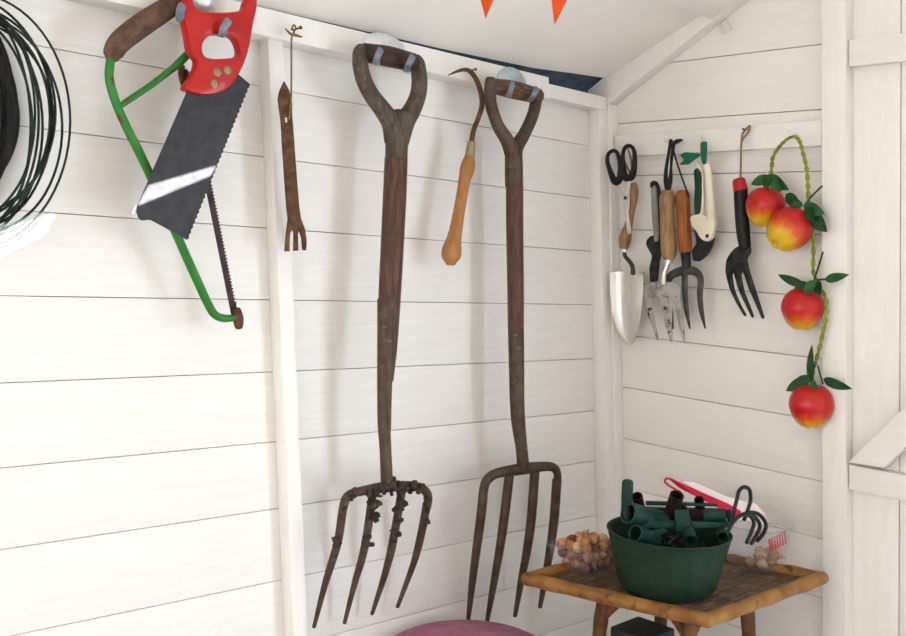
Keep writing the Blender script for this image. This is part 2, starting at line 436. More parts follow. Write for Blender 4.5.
# two thin bare screws poking through beside the purlin
for k, (x0, y0, x1, y1) in enumerate(((719, 24, 722.5, 33), (725, 20, 731, 29))):
    bm = B(); tube(bm, [PG(x0, y0, .002), PG((x0 + x1) / 2, (y0 + y1) / 2, .012), PG(x1, y1, .02)], .0026, ref=NG, seg=8)
    finish('screw', bm, 'white_hook', tags=(('left' if k == 0 else 'right') + ' of the two thin pale screw ends poking out under the gable rafter', 'screw', 'screw ends at the gable'))
# peg rail on the gable
A = [PG(615, 135.5, .02), PG(822, 120, .02)]; Bq = [PG(615, 157, .02), PG(822, 145.3, .02)]
u = A[1] - A[0]; h = ((A[0] - Bq[0]) + (A[1] - Bq[1])) / 2
bm = B(); box(bm, Bq[0] - NG * .0195, u, h, NG * .0195, .0015)
struct('trim_9', bm, 'paint_gable')
# door post
pa = cG(PG(822, 300, .03))[0]; pb = cG(PG(845.5, 300, .03))[0]
bm = B(); box(bm, G3(pb, FLOOR - .03, 0), DG * (pa - pb), DV * (1.75), NG * .03, .0015)
struct('trim_10', bm, 'paint_post')
# ledged and braced plank door
bm = B(); x = cG(PG(851, 300, 0))[0] + .012
edges = [x, cG(PG(900, 300, 0))[0], cG(PG(900, 300, 0))[0] - .125, cG(PG(900, 300, 0))[0] - .25, cG(PG(900, 300, 0))[0] - .375, cG(PG(900, 300, 0))[0] - .50]
for a, b in zip(edges, edges[1:]):
    box(bm, G3(b + .0008, FLOOR, -.016), DG * (a - b - .0016), DV * 1.72, NG * .016, .0012)
box(bm, G3(edges[-1], FLOOR, -.02), DG * (edges[0] - edges[-1]), DV * 1.72, NG * .002, mi=1)
door = struct('door_1', bm, ['paint_post', 'gap'])
def ledge(tl_, bl_):
    t0 = cG(PG(*tl_, .022)); b0 = cG(PG(*bl_, .022)); bm = B()
    box(bm, G3(edges[-1] + .03, b0[1], 0.0005), DG * (t0[0] - edges[-1] - .03), DV * (t0[1] - b0[1]), NG * .022, .002)
    finish('ledge', bm, 'paint_gable', door)
ledge((849, 39.6), (849, 66.5)); ledge((849, 464.5), (849, 489.2))
ql = [PG(x, y, .0225) for x, y in ((850.5, 461.5), (886, 467), (906, 447), (906, 411))]
dv = (PG(906, 407, .0225) - PG(850.5, 461.5, .0225)).normalized()
bm = plate([[ql[0], ql[1], ql[1] + dv * .62 - DV * .0, ql[0] + dv * .62]], NG, .02, .0015)
finish('brace', bm, 'paint_gable', door)

# ================================================================== HOOKS AND NAILS
def double_hook(label, centre, rdisc, prongs, m_disc, pl=PL, d0=.045, dome=.012, squash=1.0):
    c = pl(*centre, d0); t = thing('tool_hook', label, 'hook', c, 'double tool hooks on the wall plate')
    r = rdisc * mpp(c)
    bm = B(); lathe(bm, c + NL * .0005, NL, [(0, 0), (0, r), (.002, r), (dome * .6, r * .75), (dome, r * .35), (dome * 1.02, 0)], 28)
    for v in bm.verts: v.co += DL * ((v.co - c) @ DL) * (squash - 1)
    finish('disc', bm, m_disc, t)
    for pr in prongs:
        bm = B()
        P = [pl(x, y, d) for x, y, d in pr]
        tube(bm, P, .0024, ref=DL, flat=2.7, seg=12)
        finish('prong', bm, 'hook_coat', t)
    return t
double_hook('double tool hook with shiny domed disc holding the left garden fork', (384, 49), 15.5,
            [[(380, 57, .05), (378, 61, .07), (376, 64, .10), (377, 58, .123), (381, 49, .123)],
             [(402, 62, .05), (406, 66, .07), (406, 71, .10), (409, 64, .123), (413, 56, .123)]], 'galv', squash=1.75)
double_hook('double tool hook with dull pale disc holding the right garden fork', (511, 83), 15.5,
            [[(507, 87, .05), (509, 92, .07), (508, 96, .10), (511, 90, .120), (513, 82, .120)],
             [(527, 92, .05), (530, 96, .07), (530, 100, .10), (534, 95, .120), (537, 88, .120)]], 'galv_dull', squash=1.35)
double_hook('double tool hook with plate above the two saws', (203, 0), 15,
            [[(190, 8, .05), (186, 16, .06), (181, 21, .085), (180, 12, .10), (183, 5, .10)],
             [(214, 20, .05), (218, 28, .075), (221, 36, .10), (224.5, 27, .112), (229, 20, .112)]], 'galv')

# ================================================================== GARDEN FORKS
def fork(label, yoke_plate, yoke_l, yoke_r, arm, grip, griprad, socket, shaft, shaft_mat, yoke_mat, grip_mat, lower, bar, tines, base, d, tr, mud=False, straps=False):
    t = thing('garden_fork', label, 'garden fork', PL(*base, d))
    if True:
        bm = B(); ptube(bm, yoke_l, arm, PL, d, flat=.9, seg=14); ptube(bm, yoke_r, arm, PL, d, flat=.9, seg=14)
    ptube(bm, socket[0], socket[1], PL, d, flat=.9, seg=16)
    if yoke_plate: ptube(bm, yoke_plate[0], yoke_plate[1], PL, d, flat=.8, seg=16)
    finish('yoke', bm, yoke_mat, t, 60)
    bm = B(); ptube(bm, grip, griprad, PL, d, seg=16); finish('grip', bm, grip_mat, t)
    bm = B(); ptube(bm, shaft[0], shaft[1], PL, d - .001, seg=18); finish('shaft', bm, shaft_mat, t)
    bm = B(); ptube(bm, lower[0], lower[1], PL, lower[2], seg=14, flat=.95); finish('socket', bm, 'old_steel', t)
    if straps:
        bm = B(); ptube(bm, straps[0], straps[1], PL, straps[2], flat=.25, seg=8); finish('strap', bm, 'old_steel', t)
    bm = B(); ptube(bm, bar[0], bar[1], PL, bar[2], seg=12); cb_ = finish('crossbar', bm, 'old_steel', t)
    for k, tn in enumerate(tines):
        n = len(tn); bm = B()
        ptube(bm, tn, [tr * (1, .98, .9, .75, .45)[i] if n == 5 else tr * (1 - .55 * (i / (n - 1)) ** 2) for i in range(n)], PL,
              [d - .008 - (d - .035) * (i / (n - 1)) ** 1.3 for i in range(n)], seg=10)
        finish('tine', bm, 'old_steel', t)
    if mud:
        bm = B()
        for (x, y, r) in mud:
            c = PL(x, y, d + random.uniform(-.006, .008)); rr = r * mpp(c)
            for _ in range(3):
                ball(bm, c + NL * .004 + V((random.uniform(-1, 1), random.uniform(-1, 1), random.uniform(-1, 1))) * rr * .7, rr * random.uniform(.5, .9), 1,
                     V((random.uniform(.7, 1.3), random.uniform(.7, 1.2), random.uniform(.7, 1.2))))
        for v in bm.verts: v.co += V((random.uniform(-1, 1), random.uniform(-1, 1), random.uniform(-1, 1))) * .0008
        o = finish('dried_mud', bm, 'mud', cb_, 20); o['kind'] = 'stuff'
    return t
q = lambda pts: Z(3.18, 300, 20, pts)
mud = []
for seg_, cnt, r in ((((348, 497), (372, 491), (400, 489), (424, 488)), 16, 3.6), (((346, 505), (338, 541), (336, 548)), 6, 2.6), (((373, 498), (367, 537), (364, 550)), 10, 3.6),
                     (((401, 497), (392, 545)), 7, 3.2), (((427, 500), (423, 522), (419, 535)), 6, 2.6), (((388, 478), (390, 486)), 3, 3.4)):
    for _ in range(cnt):
        k = random.randrange(len(seg_) - 1); f = random.random(); a, b = seg_[k], seg_[k + 1]
        mud.append((a[0] + (b[0] - a[0]) * f + random.uniform(-4, 4), a[1] + (b[1] - a[1]) * f + random.uniform(-4.5, 2.5), r * random.uniform(.9, 1.75)))
y1 = lambda pts: Z(3.02, 300, 0, pts)
fork('left garden fork with large D handle and dried mud on its bent head',
     ([(399.5, 115), (399.3, 119), (398, 130), (396.5, 148)], [11.5, 13, 13, 12]),
     [(362, 49), (360, 55), (360.5, 66), (364, 80), (371.5, 95), (382, 109), (391, 123), (395, 140)], [(415, 59.5), (417.5, 64), (418.5, 70), (419.5, 82), (418, 95), (413, 108), (405, 122), (398.5, 140)],
     [7, 8, 8.3, 8.6, 8.6, 9.2, 10.4, 11.6], [(364, 52.5), (388, 56.5), (413, 62.5)], [9.4, 10.4, 9.2],
     (q([(307, 345), (308, 380), (306, 442)]), [11.5, 12, 11.8]),
     ([(396.2, 158), (394.5, 200), (392, 250), (389.5, 300), (388, 345), (386, 380)], [11.6, 11.8, 11.6, 11.2, 9.5, 7.5]), 'shaft_wood', 'ash_old', 'grip_wood',
     ([(387, 300), (386, 340), (384.6, 380), (384, 420), (385.5, 450), (387, 486)], [10.2, 9.2, 7.8, 6.8, 6.2, 6.5], .092),
     ([(342.5, 512), (345, 501), (350, 494.5), (362, 491), (385, 487), (409, 486), (422, 488.5), (428, 496), (427, 508)], [4.3, 4.6, 4.6, 4.8, 5.6, 5, 4.6, 4.4, 4.3], .085),
     [[(343, 508), (338, 541), (331, 565), (324, 588), (314, 627)], [(373, 492), (366.5, 537), (361, 562), (355, 582), (344.5, 623)],
      [(402, 490), (392.5, 544), (388, 563), (382.5, 582), (372, 614)], [(427, 503), (423.5, 523), (418, 548), (412, 568), (397.5, 607)]],
     (388, 400), .09, 4.3, mud, ([(393, 300), (391, 345), (389.5, 390), (389.5, 430)], [4.5, 4, 3.2, 2], .1045))
q = lambda pts: Z(3.7417, 440, 50, pts)
fork('right garden fork with slim clean tines and dark shaft', None,
     q([(190, 112), (187, 155), (191, 205), (215, 278), (252, 340), (275, 392)]), q([(364, 168), (358, 200), (345, 250), (315, 315), (288, 360), (276, 392)]),
     [6, 6.4, 6.4, 6.6, 7.6, 9.4], [(492, 85.5), (514, 90), (538, 96)], [7.5, 9, 7.5],
     (q([(275, 375), (276, 420), (277, 505)]), [8.8, 9.5, 9.6]),
     ([(514.6, 186), (514.8, 230), (515.6, 290), (516, 340), (517, 385)], [8.7, 8.7, 8.4, 8.0, 7.4]), 'shaft_wood', 'old_steel', 'grip_wood_pale',
     ([(516, 330), (516.6, 370), (517, 400), (518.5, 424), (521.5, 448), (523.5, 470)], [8.3, 8, 7.6, 7.2, 6.2, 6.6], .088),
     ([(482, 505), (484, 488), (488, 479), (498, 473), (522, 469), (545, 466.5), (554, 468), (557.5, 475), (557, 488)], [4.8, 4.8, 5, 5, 6, 4.8, 4.4, 4, 3.8], .082),
     [[(483, 497), (480.5, 520), (476, 553), (472, 585), (468, 622)], [(509.5, 474), (504, 520), (499, 553), (493.5, 585), (487, 622)],
      [(535, 470), (531, 522), (526.5, 553), (521.5, 579), (515, 616)], [(557, 480), (554, 520), (550, 550), (546, 574), (540, 607)]],
     (517, 400), .086, 4.9)

# ================================================================== RUSTY THREE-PRONGED WEEDER ON A STRING
s = 2.446
nail = PL(292.6, 31, .045)
def nail_(P, n, label, r=.0016, ln=.022, m='rust'):
    bm = B(); tube(bm, [P - n * .008, P + n * ln], r, ref=V((0, .1, 1)), seg=8, smooth=False); disc(bm, P + n * ln, n, r * 1.9, .0015, 10)
    return finish('nail', bm, m, tags=(label, 'nail'))
nail_(PL(293, 30, .045), NL, 'rusty nail in the white wall plate holding the string of the weeder')
t = thing('hand_weeder', 'rusty flat weeder with leaf shaped top and three short prongs hanging on string', 'weeding tool', PL(290, 170, .06))
leafpts = [(283.8, 81.5), (287.5, 88), (290.8, 97), (291.8, 104), (291.6, 113), (292, 119), (292.5, 124), (294, 145), (297, 185), (298.8, 207), (300.4, 218), (304.8, 230), (306.3, 243), (305.5, 250.5), (302.5, 250), (301.5, 238), (299, 229.5), (297.5, 234), (297.8, 250.5), (293.5, 251), (293.8, 233), (292.5, 229), (289.5, 234), (289, 251.5), (284.8, 251.5), (286, 234), (288, 219), (286.6, 207), (284.6, 180), (282.6, 150), (281, 124), (280.4, 117), (279, 108), (278, 99), (279.6, 91)]
bm = pplate([leafpts], PL, .062, .005, .0012); wb = finish('blade', bm, 'rust', t, 30)
bm = B(); ptube(bm, [(286, 118), (286.2, 122)], 1.1, PL, .0655, seg=8); finish('rivet', bm, 'galv', wb)
bm = B(); ptube(bm, [(291.5, 30), (293.6, 25), (295.6, 27.5), (294, 32), (291.5, 40), (291.4, 70), (291, 100), (289, 119)], .95, PL, [.066, .068, .066, .064, .062, .064, .066, .067], seg=8)
ptube(bm, [(285.5, 29), (291, 34), (297, 35.5), (302, 37)], [.8, 1.5, 1.5, .7], PL, .066, seg=8)
finish('string', bm, 'string', t)

# ================================================================== HOOKED WEEDING TOOL WITH TURNED HANDLE
t = thing('patio_hook', 'hooked weeding tool with turned beech handle hanging between the two forks', 'weeding tool', PL(465, 180, .07))
nail_(PL(467.5, 71, .045), NL, 'small bent nail holding the hooked weeding tool', m='string')
bm = B(); ptube(bm, [(448.5, 75), (456, 71.8), (463, 69.8), (469.5, 71), (476, 79), (481, 93), (481.8, 106), (478, 119), (473.5, 131), (471, 146)],
                [.6, 1.3, 1.8, 2.3, 2.5, 2.6, 2.6, 2.5, 2.5, 2.7], PL, [.088, .08, .068, .063, .063, .065, .065, .065, .066, .066], seg=10); finish('hook_blade', bm, 'rust', t)
bm = B(); ptube(bm, [(471.4, 142), (469.2, 160)], [4, 5.4], PL, .066, seg=16, rnd=False); finish('ferrule', bm, 'ferrule_brass', t)
bm = B(); ptube(bm, [(469.4, 157), (468.3, 164), (466.8, 171), (464.6, 180), (462, 195), (459, 212), (456, 229), (453.6, 241), (452, 249), (451, 257), (450.7, 263)],
                [5.2, 7.0, 7.3, 6.1, 5.8, 6.0, 6.6, 8, 9.8, 9.6, 5.5], PL, .066, seg=20, n=5); finish('handle', bm, 'beech', t)

# ================================================================== BOW SAW AND HAND SAW
t = thing('bow_saw', 'green tubular bow saw with brown foam grip behind the hand saw', 'saw', PL(170, 180, .06))
bm = B(); ptube(bm, [(113, 50), (110, 64), (109.5, 80), (116, 103), (126.5, 127), (138, 150), (150, 175), (165, 208), (179, 240), (195, 276), (209, 306), (216, 315.5), (226, 318.5), (238, 317)],
                [4.4] + [4.5] * 9 + [4.3, 4.2, 3.9, 3.2], PL, .06, seg=12); finish('frame', bm, 'green_enamel', t)
bm = B(); ptube(bm, [(112, 57), (113.5, 52), (121, 41), (141, 25.5), (163, 11), (185, -3)], [7.5, 10, 11.2, 11.6, 10.8, 9.5], PL, .06, seg=16, flat=.95); finish('grip', bm, 'foam_brown', t)
bm = B(); ptube(bm, [(120, 107), (126, 102), (150, 86), (172, 69), (178, 64), (190, 52)], [2.4, 3.2, 3.3, 3.6, 4.2, 4], PL, .06, seg=10); finish('brace', bm, 'green_enamel', t)
a, b = (176.5, 28), (235, 318); dx, dy = b[0] - a[0], b[1] - a[1]; ll = math.hypot(dx, dy); ux, uy = dx / ll, dy / ll; nx, ny = uy, -ux
teeth = []; k = 44
while k < ll - 14:
    teeth += [(a[0] + ux * k + nx * 2.3, a[1] + uy * k + ny * 2.3), (a[0] + ux * (k + 1.6) + nx * 4.2, a[1] + uy * (k + 1.6) + ny * 4.2)]; k += 3.4
a = (a[0] + ux * 42, a[1] + uy * 42)
bl = [(a[0] - nx * 3, a[1] - ny * 3), (a[0] + nx * 2.3, a[1] + ny * 2.3)] + teeth + [(b[0] + nx * 2.3, b[1] + ny * 2.3), (b[0] - nx * 3, b[1] - ny * 3)]
bm = pplate([bl], PL, .06, .0014); finish('blade', bm, 'saw_blade_rust', t)
bm = pplate([rounded([(231.5, 308), (239, 307), (242.5, 318), (241.5, 328), (237, 330), (234.5, 322)], .6)], PL, .06, .012, .002); finish('clamp', bm, 'rust', t)
bm = B(); ptube(bm, [(182, 66), (181, 76), (184, 90)], [3.5, 3, 2], PL, .062, flat=.4, seg=8); finish('lever', bm, 'rust', t)

t = thing('hand_saw', 'short hand saw with red plastic handle and dark blade hanging on the hook', 'saw', PL(195, 130, .088))
k = 3.477
ho = Z(k, 0, 0, [(655, -30), (664, 22), (684, 42), (730, 46), (780, 46), (838, 40), (846, 5), (862, -25), (885, -22), (884, 35), (870, 90), (862, 150), (845, 215), (815, 275), (785, 312), (740, 331), (690, 332), (650, 322), (633, 312), (634, 298), (657, 268), (672, 240), (678, 212), (662, 196), (648, 170), (640, 110), (628, 60), (634, 20), (640, -30)])
hi = Z(k, 0, 0, [(694, 160), (706, 136), (728, 124), (762, 122), (792, 126), (812, 142), (823, 172), (822, 192), (806, 204), (770, 206), (735, 208), (706, 202), (695, 185)])
bm = pplate([rounded(ho, .8), rounded(hi, .8)], PL, .088, .020, .004); hnd = finish('handle', bm, 'red_plastic', t, 35)
bl = [(190, 84), (166, 140), (137.5, 205), (136.3, 212), (138.5, 218), (142, 220.5), (150, 219.5), (187, 239.8)]
e0, e1 = (187, 239.8), (249.5, 84); n_ = 62
for i in range(1, n_):
    f = i / n_; x = e0[0] + (e1[0] - e0[0]) * f; y = e0[1] + (e1[1] - e0[1]) * f; o_ = .9 if i % 2 else -.3
    bl.append((x + o_ * .93, y + o_ * .37))
bl += [(249.5, 84), (239, 75), (215, 60)]
bm = pplate([bl], PL, .088, .0016); finish('blade', bm, 'saw_steel', t)
for x, y in ((755, 252), (790, 245), (745, 292)):
    c = PL(x / k, y / k, .0975); bm = B(); disc(bm, c, NL, 4.2 * mpp(c), .0022, 18); finish('rivet', bm, 'brass', hnd)

# ================================================================== COILS AT THE LEFT
def coil(bm, cx, cy, rx, ry, turns, r, d, jit, plane=PL):
    pts = []; n = 22
    jx = jy = jr = 0
    for i in range(int(turns * n) + 1):
        if i % 7 == 0: tx, ty, tr_ = random.uniform(-jit, jit), random.uniform(-jit, jit), random.uniform(-jit, jit)
        jx += (tx - jx) * .2; jy += (ty - jy) * .2; jr += (tr_ - jr) * .2
        a = math.pi + 2 * math.pi * i / n
        pts.append(plane(cx + jx + (rx + jr) * math.cos(a), cy + jy + (ry + jr) * math.sin(a), d + random.uniform(-.4, .4) * .004 + jit * .0004 * math.sin(i * .37)))
    tube(bm, pts, r, ref=NL, seg=7, n=3)
nail_(PL(-30, -2, 0), NL, 'long nail the coil of garden wire hangs from', .003, .075)
bm = B()
coil(bm, -30, 121, 100, 128, 1.0, .0017, .055, 1)
for cx, cy, rx, ry in ((-32, 118, 92, 118), (-34, 124, 84, 108), (-36, 116, 78, 122), (-44, 126, 84, 116), (-30, 112, 70, 116), (-40, 122, 92, 102), (-34, 128, 66, 108), (-38, 116, 62, 118), (-28, 120, 86, 112), (-36, 110, 88, 104), (-50, 122, 104, 110)):
    coil(bm, cx, cy, rx, ry, 1, .0018, random.uniform(.038, .062), 9)
finish('wire_coil', bm, 'wire', tags=('loose coil of dark green garden wire hanging at the left edge', 'wire'))
bm = B()
for i in range(40):
    coil(bm, -62 + random.uniform(-2, 2), 114 + random.uniform(-6, 6), 80 - random.uniform(0, 40), 118 - random.uniform(0, 40), 1, .0036, .010 + random.uniform(0, .012), 2)
finish('cable_coil', bm, 'black_cable', tags=('thick bundle of black cable wound behind the loose garden wire', 'cable'))

# ================================================================== TOOLS ON THE GABLE PEG RAIL
def peg(x, y, label):
    c = PG(x, y, .02); bm = B()
    tube(bm, [c - NG * .004, c + NG * .008, c + NG * .018, c + NG * .022 + ZB * .010], .003, ref=DG, seg=10)
    disc(bm, c, NG, .007, .003, 14)
    finish('peg', bm, 'white_hook', tags=(label, 'hook', 'white pegs on the gable rail'))
peg(626.5, 146, 'white peg holding the scissors and the trowel'); peg(671, 141, 'white peg holding the black straps of the hand tools')
peg(705, 141, 'white peg holding the green strap of the cream secateurs'); peg(795.5, 136, 'white peg holding the string of red apples')
k5 = lambda pts: Z(5.6625, 590, 120, pts)
k6 = lambda pts: Z(4.768, 590, 230, pts)
# trowel
t = thing('hand_trowel', 'bright steel hand trowel with tan wooden handle hanging under the scissors', 'trowel', PG(629, 250, .05))
bm = B(); ptube(bm, [(634, 184), (634.2, 194), (632, 211), (628.2, 226), (625, 239), (624, 247)], [3.2, 4.4, 3, 4.4, 6.4, 5], PG, [.040, .040, .041, .042, .043, .043], seg=16)
finish('handle', bm, 'tan_wood', t)
bm = B(); ptube(bm, [(626, 146), (623.6, 158), (628, 169), (632.5, 178), (631, 160), (627, 146)], 1, PG, [.06, .058, .05, .045, .055, .06], seg=8); finish('loop', bm, 'string', t)
bm = B(); ptube(bm, [(624.3, 246), (624, 252)], [4, 3.5], PG, .043, rnd=False); finish('ferrule', bm, 'bright_steel', t)
bm = B(); ptube(bm, [(624, 250), (625, 256), (630, 262), (632.5, 267), (633, 274)], [2, 2, 2.2, 2.2, 2.4], PG, [.043, .046, .05, .053, .053], seg=10); finish('tang', bm, 'grey_steel', t)
bm = B(); rows = []
prof = [(272.5, 610, 643.3), (276, 609.8, 643.6), (295, 610.3, 643), (312, 612, 641.5), (328, 616.5, 638.3), (338, 621.5, 635.2), (343.5, 626, 632.2), (345, 628.5, 630.5)]
for y, x0, x1 in prof:
    row = []
    for i in range(13):
        u = i / 12 * 2 - 1; w_ = (x1 - x0) / 33
        row.append(bm.verts.new(PG(x0 + (x1 - x0) * (i / 12), y + (0 if y > 280 else (-1.2 * (1 - u * u))), .052 - .018 * (1 - u * u) * w_)))
    rows.append(row)
for A_, B_ in zip(rows, rows[1:]):
    for i in range(12): bm.faces.new((A_[i], A_[i + 1], B_[i + 1], B_[i]))
g = bmesh.ops.extrude_face_region(bm, geom=list(bm.faces))
for v in [x for x in g['geom'] if isinstance(x, bmesh.types.BMVert)]: v.co -= NG * .0014
finish('blade', bm, 'bright_steel', t)
# scissors
t = thing('scissors', 'steel scissors with black looped handles hanging at the left end of the peg rail', 'scissors', PG(625, 180, .062))
for lp in ([(98, 225), (106, 190), (130, 174), (152, 184), (166, 225), (172, 280), (166, 335), (146, 352), (128, 325), (108, 270)],
           [(186, 195), (200, 155), (222, 146), (243, 160), (253, 200), (250, 270), (236, 318), (214, 330), (196, 318), (188, 260)]):
    bm = B(); ptube(bm, k5(lp), [2.1, 2.0, 2.0, 2.0, 2.2, 2.6, 3.4, 3.6, 3.2, 2.4] if lp[0][0] < 120 else [2.1, 2, 2, 2, 2.2, 3.0, 3.8, 3.8, 3.6, 2.6], PG, .062, closed=True, seg=10, n=4); finish('handle', bm, 'black_plastic', t)
for d_, lp in ((.061, [(130, 335), (150, 372), (190, 420), (214, 500), (236, 640), (230, 650), (212, 560), (180, 450), (158, 400)]),
               (.064, [(232, 322), (228, 370), (216, 440), (208, 520), (224, 650), (214, 640), (196, 520), (190, 440), (200, 380), (205, 325)])):
    bm = pplate([rounded(k5(lp), .5)], PG, d_, .0025, .0005); finish('blade', bm, 'bright_steel', t)
c = PG(625.4, 197.8, .066); bm = B(); disc(bm, c, NG, 1.9 * mpp(c), .0025, 14); finish('pivot', bm, 'grey_steel', t)
# dark secateurs behind
t = thing('secateurs', 'dark secateurs with grey grip hanging left of the tan hand fork', 'secateurs', PG(655, 235, .04))
bm = B(); ptube(bm, [(654, 188), (655, 205), (656, 222), (657.5, 240)], [3.2, 3.8, 4, 4], PG, .038, flat=.7, seg=12); finish('grip', bm, 'grey_plastic', t)
bm = B(); ptube(bm, [(651.8, 187), (652.5, 183.5), (656, 183.8), (658.5, 190), (660, 208), (660.5, 235)], [2, 2.4, 2.4, 2.3, 2.6, 3], PG, .036, flat=.7, seg=12); finish('handle', bm, 'black_plastic', t)
bm = pplate([rounded([(651, 236), (662, 234), (662.5, 248), (659, 262), (657.5, 281.5), (650.8, 282.5), (650, 268), (653, 256), (646.8, 245), (647.5, 240)], .4)], PG, .038, .008, .0015); finish('jaw', bm, 'black_steel', t)
bm = B(); ptube(bm, [(671, 142), (667, 160), (664.5, 180), (668, 193), (671.5, 180), (671, 160), (673, 145)], 1.3, PG, [.056, .048, .04, .035, .042, .05, .056], flat=.5); finish('strap', bm, 'black_plastic', t)
# tan hand fork
t = thing('hand_fork', 'hand fork with tan wooden handle and worn pale tines spotted with rust', 'hand fork', PG(668, 260, .055), 'hand forks on the peg rail')
bm = B(); ptube(bm, [(667.5, 193), (667.3, 199), (667, 212), (667.5, 228), (668.6, 244), (668.6, 252), (668.5, 257)], [6.5, 8, 7.2, 7.4, 8, 7.6, 6.6], PG, .055, seg=18); finish('handle', bm, 'tan_wood', t)
bm = B(); ptube(bm, [(668.4, 256), (668, 263)], [5, 4.6], PG, .055, rnd=False, seg=16); finish('ferrule', bm, 'bright_steel', t)
bm = B(); ptube(bm, [(668, 261), (666.5, 267), (664, 274), (663.5, 284)], [2.6, 2.3, 2.6, 3.2], PG, [.055, .058, .06, .058], seg=10); finish('tang', bm, 'bright_steel', t)
ol = k6([(262, 262), (290, 250), (350, 246), (410, 250), (428, 268), (432, 330), (442, 430), (455, 536), (449, 543), (428, 470), (408, 380), (398, 330), (392, 395), (390, 440), (392, 530), (386, 536), (364, 470), (346, 400), (334, 330), (318, 310), (292, 330), (294, 370), (310, 440), (328, 524), (321, 530), (296, 450), (268, 385), (262, 330)])
bm = pplate([rounded(ol, .6)], PG, .057, .0035, .001); finish('head', bm, 'worn_steel', t)
bm = B(); ptube(bm, [(671, 140), (668, 158), (666.5, 175), (667.5, 190), (670, 176), (672, 158), (674, 143)], [2.2, 1.7, 1.5, 3, 1.6, 1.6, 2.4], PG, [.058, .057, .056, .056, .057, .058, .058], flat=.5)
finish('strap', bm, 'black_plastic', t)
# orange hand fork
t = thing('hand_fork', 'hand fork with orange wooden handle and dark grey curved tines', 'hand fork', PG(686, 260, .045), 'hand forks on the peg rail')
bm = B(); ptube(bm, [(682.5, 193), (682.8, 200), (683.5, 220), (684.5, 240), (685.3, 251)], [6.4, 7.2, 7.0, 7.0, 6.2], PG, .046, seg=18); finish('handle', bm, 'orange_wood', t)
bm = B(); ptube(bm, [(685.3, 250), (686, 258), (686.5, 267)], [5.6, 5, 4.6], PG, .046, seg=14); finish('ferrule', bm, 'black_steel', t)
bm = B(); ptube(bm, k6([(372, 262), (378, 228), (405, 206), (455, 192), (500, 198), (524, 222), (528, 262)]), [3.6, 4, 4.2, 4.6, 4.2, 4, 3.7], PG, .046, flat=.45, seg=12)
for tn in ([(372, 255), (378, 320), (386, 400), (396, 470)], [(452, 200), (452, 290), (460, 380), (476, 470)], [(528, 255), (524, 310), (532, 390), (549, 468)]):
    ptube(bm, k6(tn), [3.7, 3.5, 2.9, 1], PG, [.046, .048, .046, .04], flat=.45, seg=12)
finish('head', bm, 'grey_steel', t)
bm = B(); ptube(bm, [(674, 141), (674, 152), (680, 172), (689, 197)], .9, PG, [.052, .05, .052, .055], seg=8)
ptube(bm, [(671, 146), (676, 142), (682, 140)], [1.5, 2.6, 1.2], PG, .06, seg=8); finish('strap', bm, 'black_plastic', t)
# cream secateurs
t = thing('secateurs', 'cream handled secateurs with green wrist strap and dark hooked blade', 'secateurs', PG(704, 210, .05))
bm = B(); ptube(bm, [(696.5, 166), (699.5, 170), (701.5, 182), (702, 200), (700.5, 216)], [2.6, 3.2, 3, 3, 4.5], PG, .052, flat=.8, seg=12)
ptube(bm, [(705, 160), (707.5, 170), (709, 185), (710.5, 202), (711, 218)], [3.2, 4, 4, 4.2, 5], PG, .055, flat=.8, seg=12)
finish('handle', bm, 'cream_plastic', t)
bm = pplate([rounded(k5([(592, 285), (612, 270), (632, 300), (634, 420), (630, 530), (598, 545), (594, 460), (600, 380)]), .6)], PG, .056, .010, .002); finish('grip_insert', bm, 'dark_green_insert', t)
bm = pplate([rounded([(691, 217), (699, 213.5), (707, 216), (714, 213), (716.5, 222), (714.5, 232), (713, 238), (708.5, 242), (702, 239), (697, 230), (692.5, 225)], .6)], PG, .055, .012, .002); bd = finish('body', bm, 'cream_plastic', t)
c = PG(707.3, 236, .0612); bm = B(); disc(bm, c, NG, 2 * mpp(c), .002, 14); finish('pivot', bm, 'black_steel', bd)
bm = pplate([rounded([(695, 228), (703, 236), (712, 240), (716, 228), (714, 244), (708, 255), (700, 261.5), (693, 261), (692, 250), (697, 244)], .5)], PG, .046, .005, .001); finish('blade', bm, 'black_steel', t)
bm = pplate([rounded([(700.5, 143), (704, 141), (707, 142), (706.5, 163), (703.5, 165), (701, 158)], .5)], PG, .062, .004, .001)
finish('strap', bm, 'green_strap', t)
bm = pplate([rounded([(680, 155), (685, 152), (699.5, 153.5), (700, 156), (694, 160), (689, 164.5), (679, 165), (684, 160)], .4)], PG, .062, .003, .001); finish('strap_end', bm, 'green_strap', t)
# black hand fork
t = thing('hand_fork', 'black hand fork with red end cap hanging from a knotted cord', 'hand fork', PG(741, 240, .045), 'hand forks on the peg rail')
bm = B(); ptube(bm, [(740.6, 188), (741.4, 210), (743, 230), (745, 247)], [7, 6.8, 6.8, 6], PG, .046, seg=16); finish('grip', bm, 'black_plastic', t)
bm = B(); ptube(bm, [(739, 181), (740.7, 190)], [6.6, 7.4], PG, .046, seg=16); ec = finish('end_cap', bm, 'red_plastic', t)
bm = B(); ptube(bm, [(736, 183.2), (736, 184)], 1.2, PG, .0565, seg=8); finish('cord_hole', bm, 'black_steel', ec)
bm = pplate([rounded(k6([(700, 78), (766, 70), (768, 108), (748, 138), (758, 190), (785, 270), (810, 350), (832, 420), (822, 426), (790, 350), (760, 285), (738, 215), (728, 198), (720, 215), (735, 290), (760, 355), (782, 412), (774, 422), (745, 360), (715, 300), (692, 225), (684, 198), (678, 220), (690, 290), (720, 360), (746, 405), (738, 414), (700, 350), (668, 285), (646, 200), (652, 140), (672, 108)]), .6)], PG, .046, .006, .0018)
finish('head', bm, 'black_steel', t)
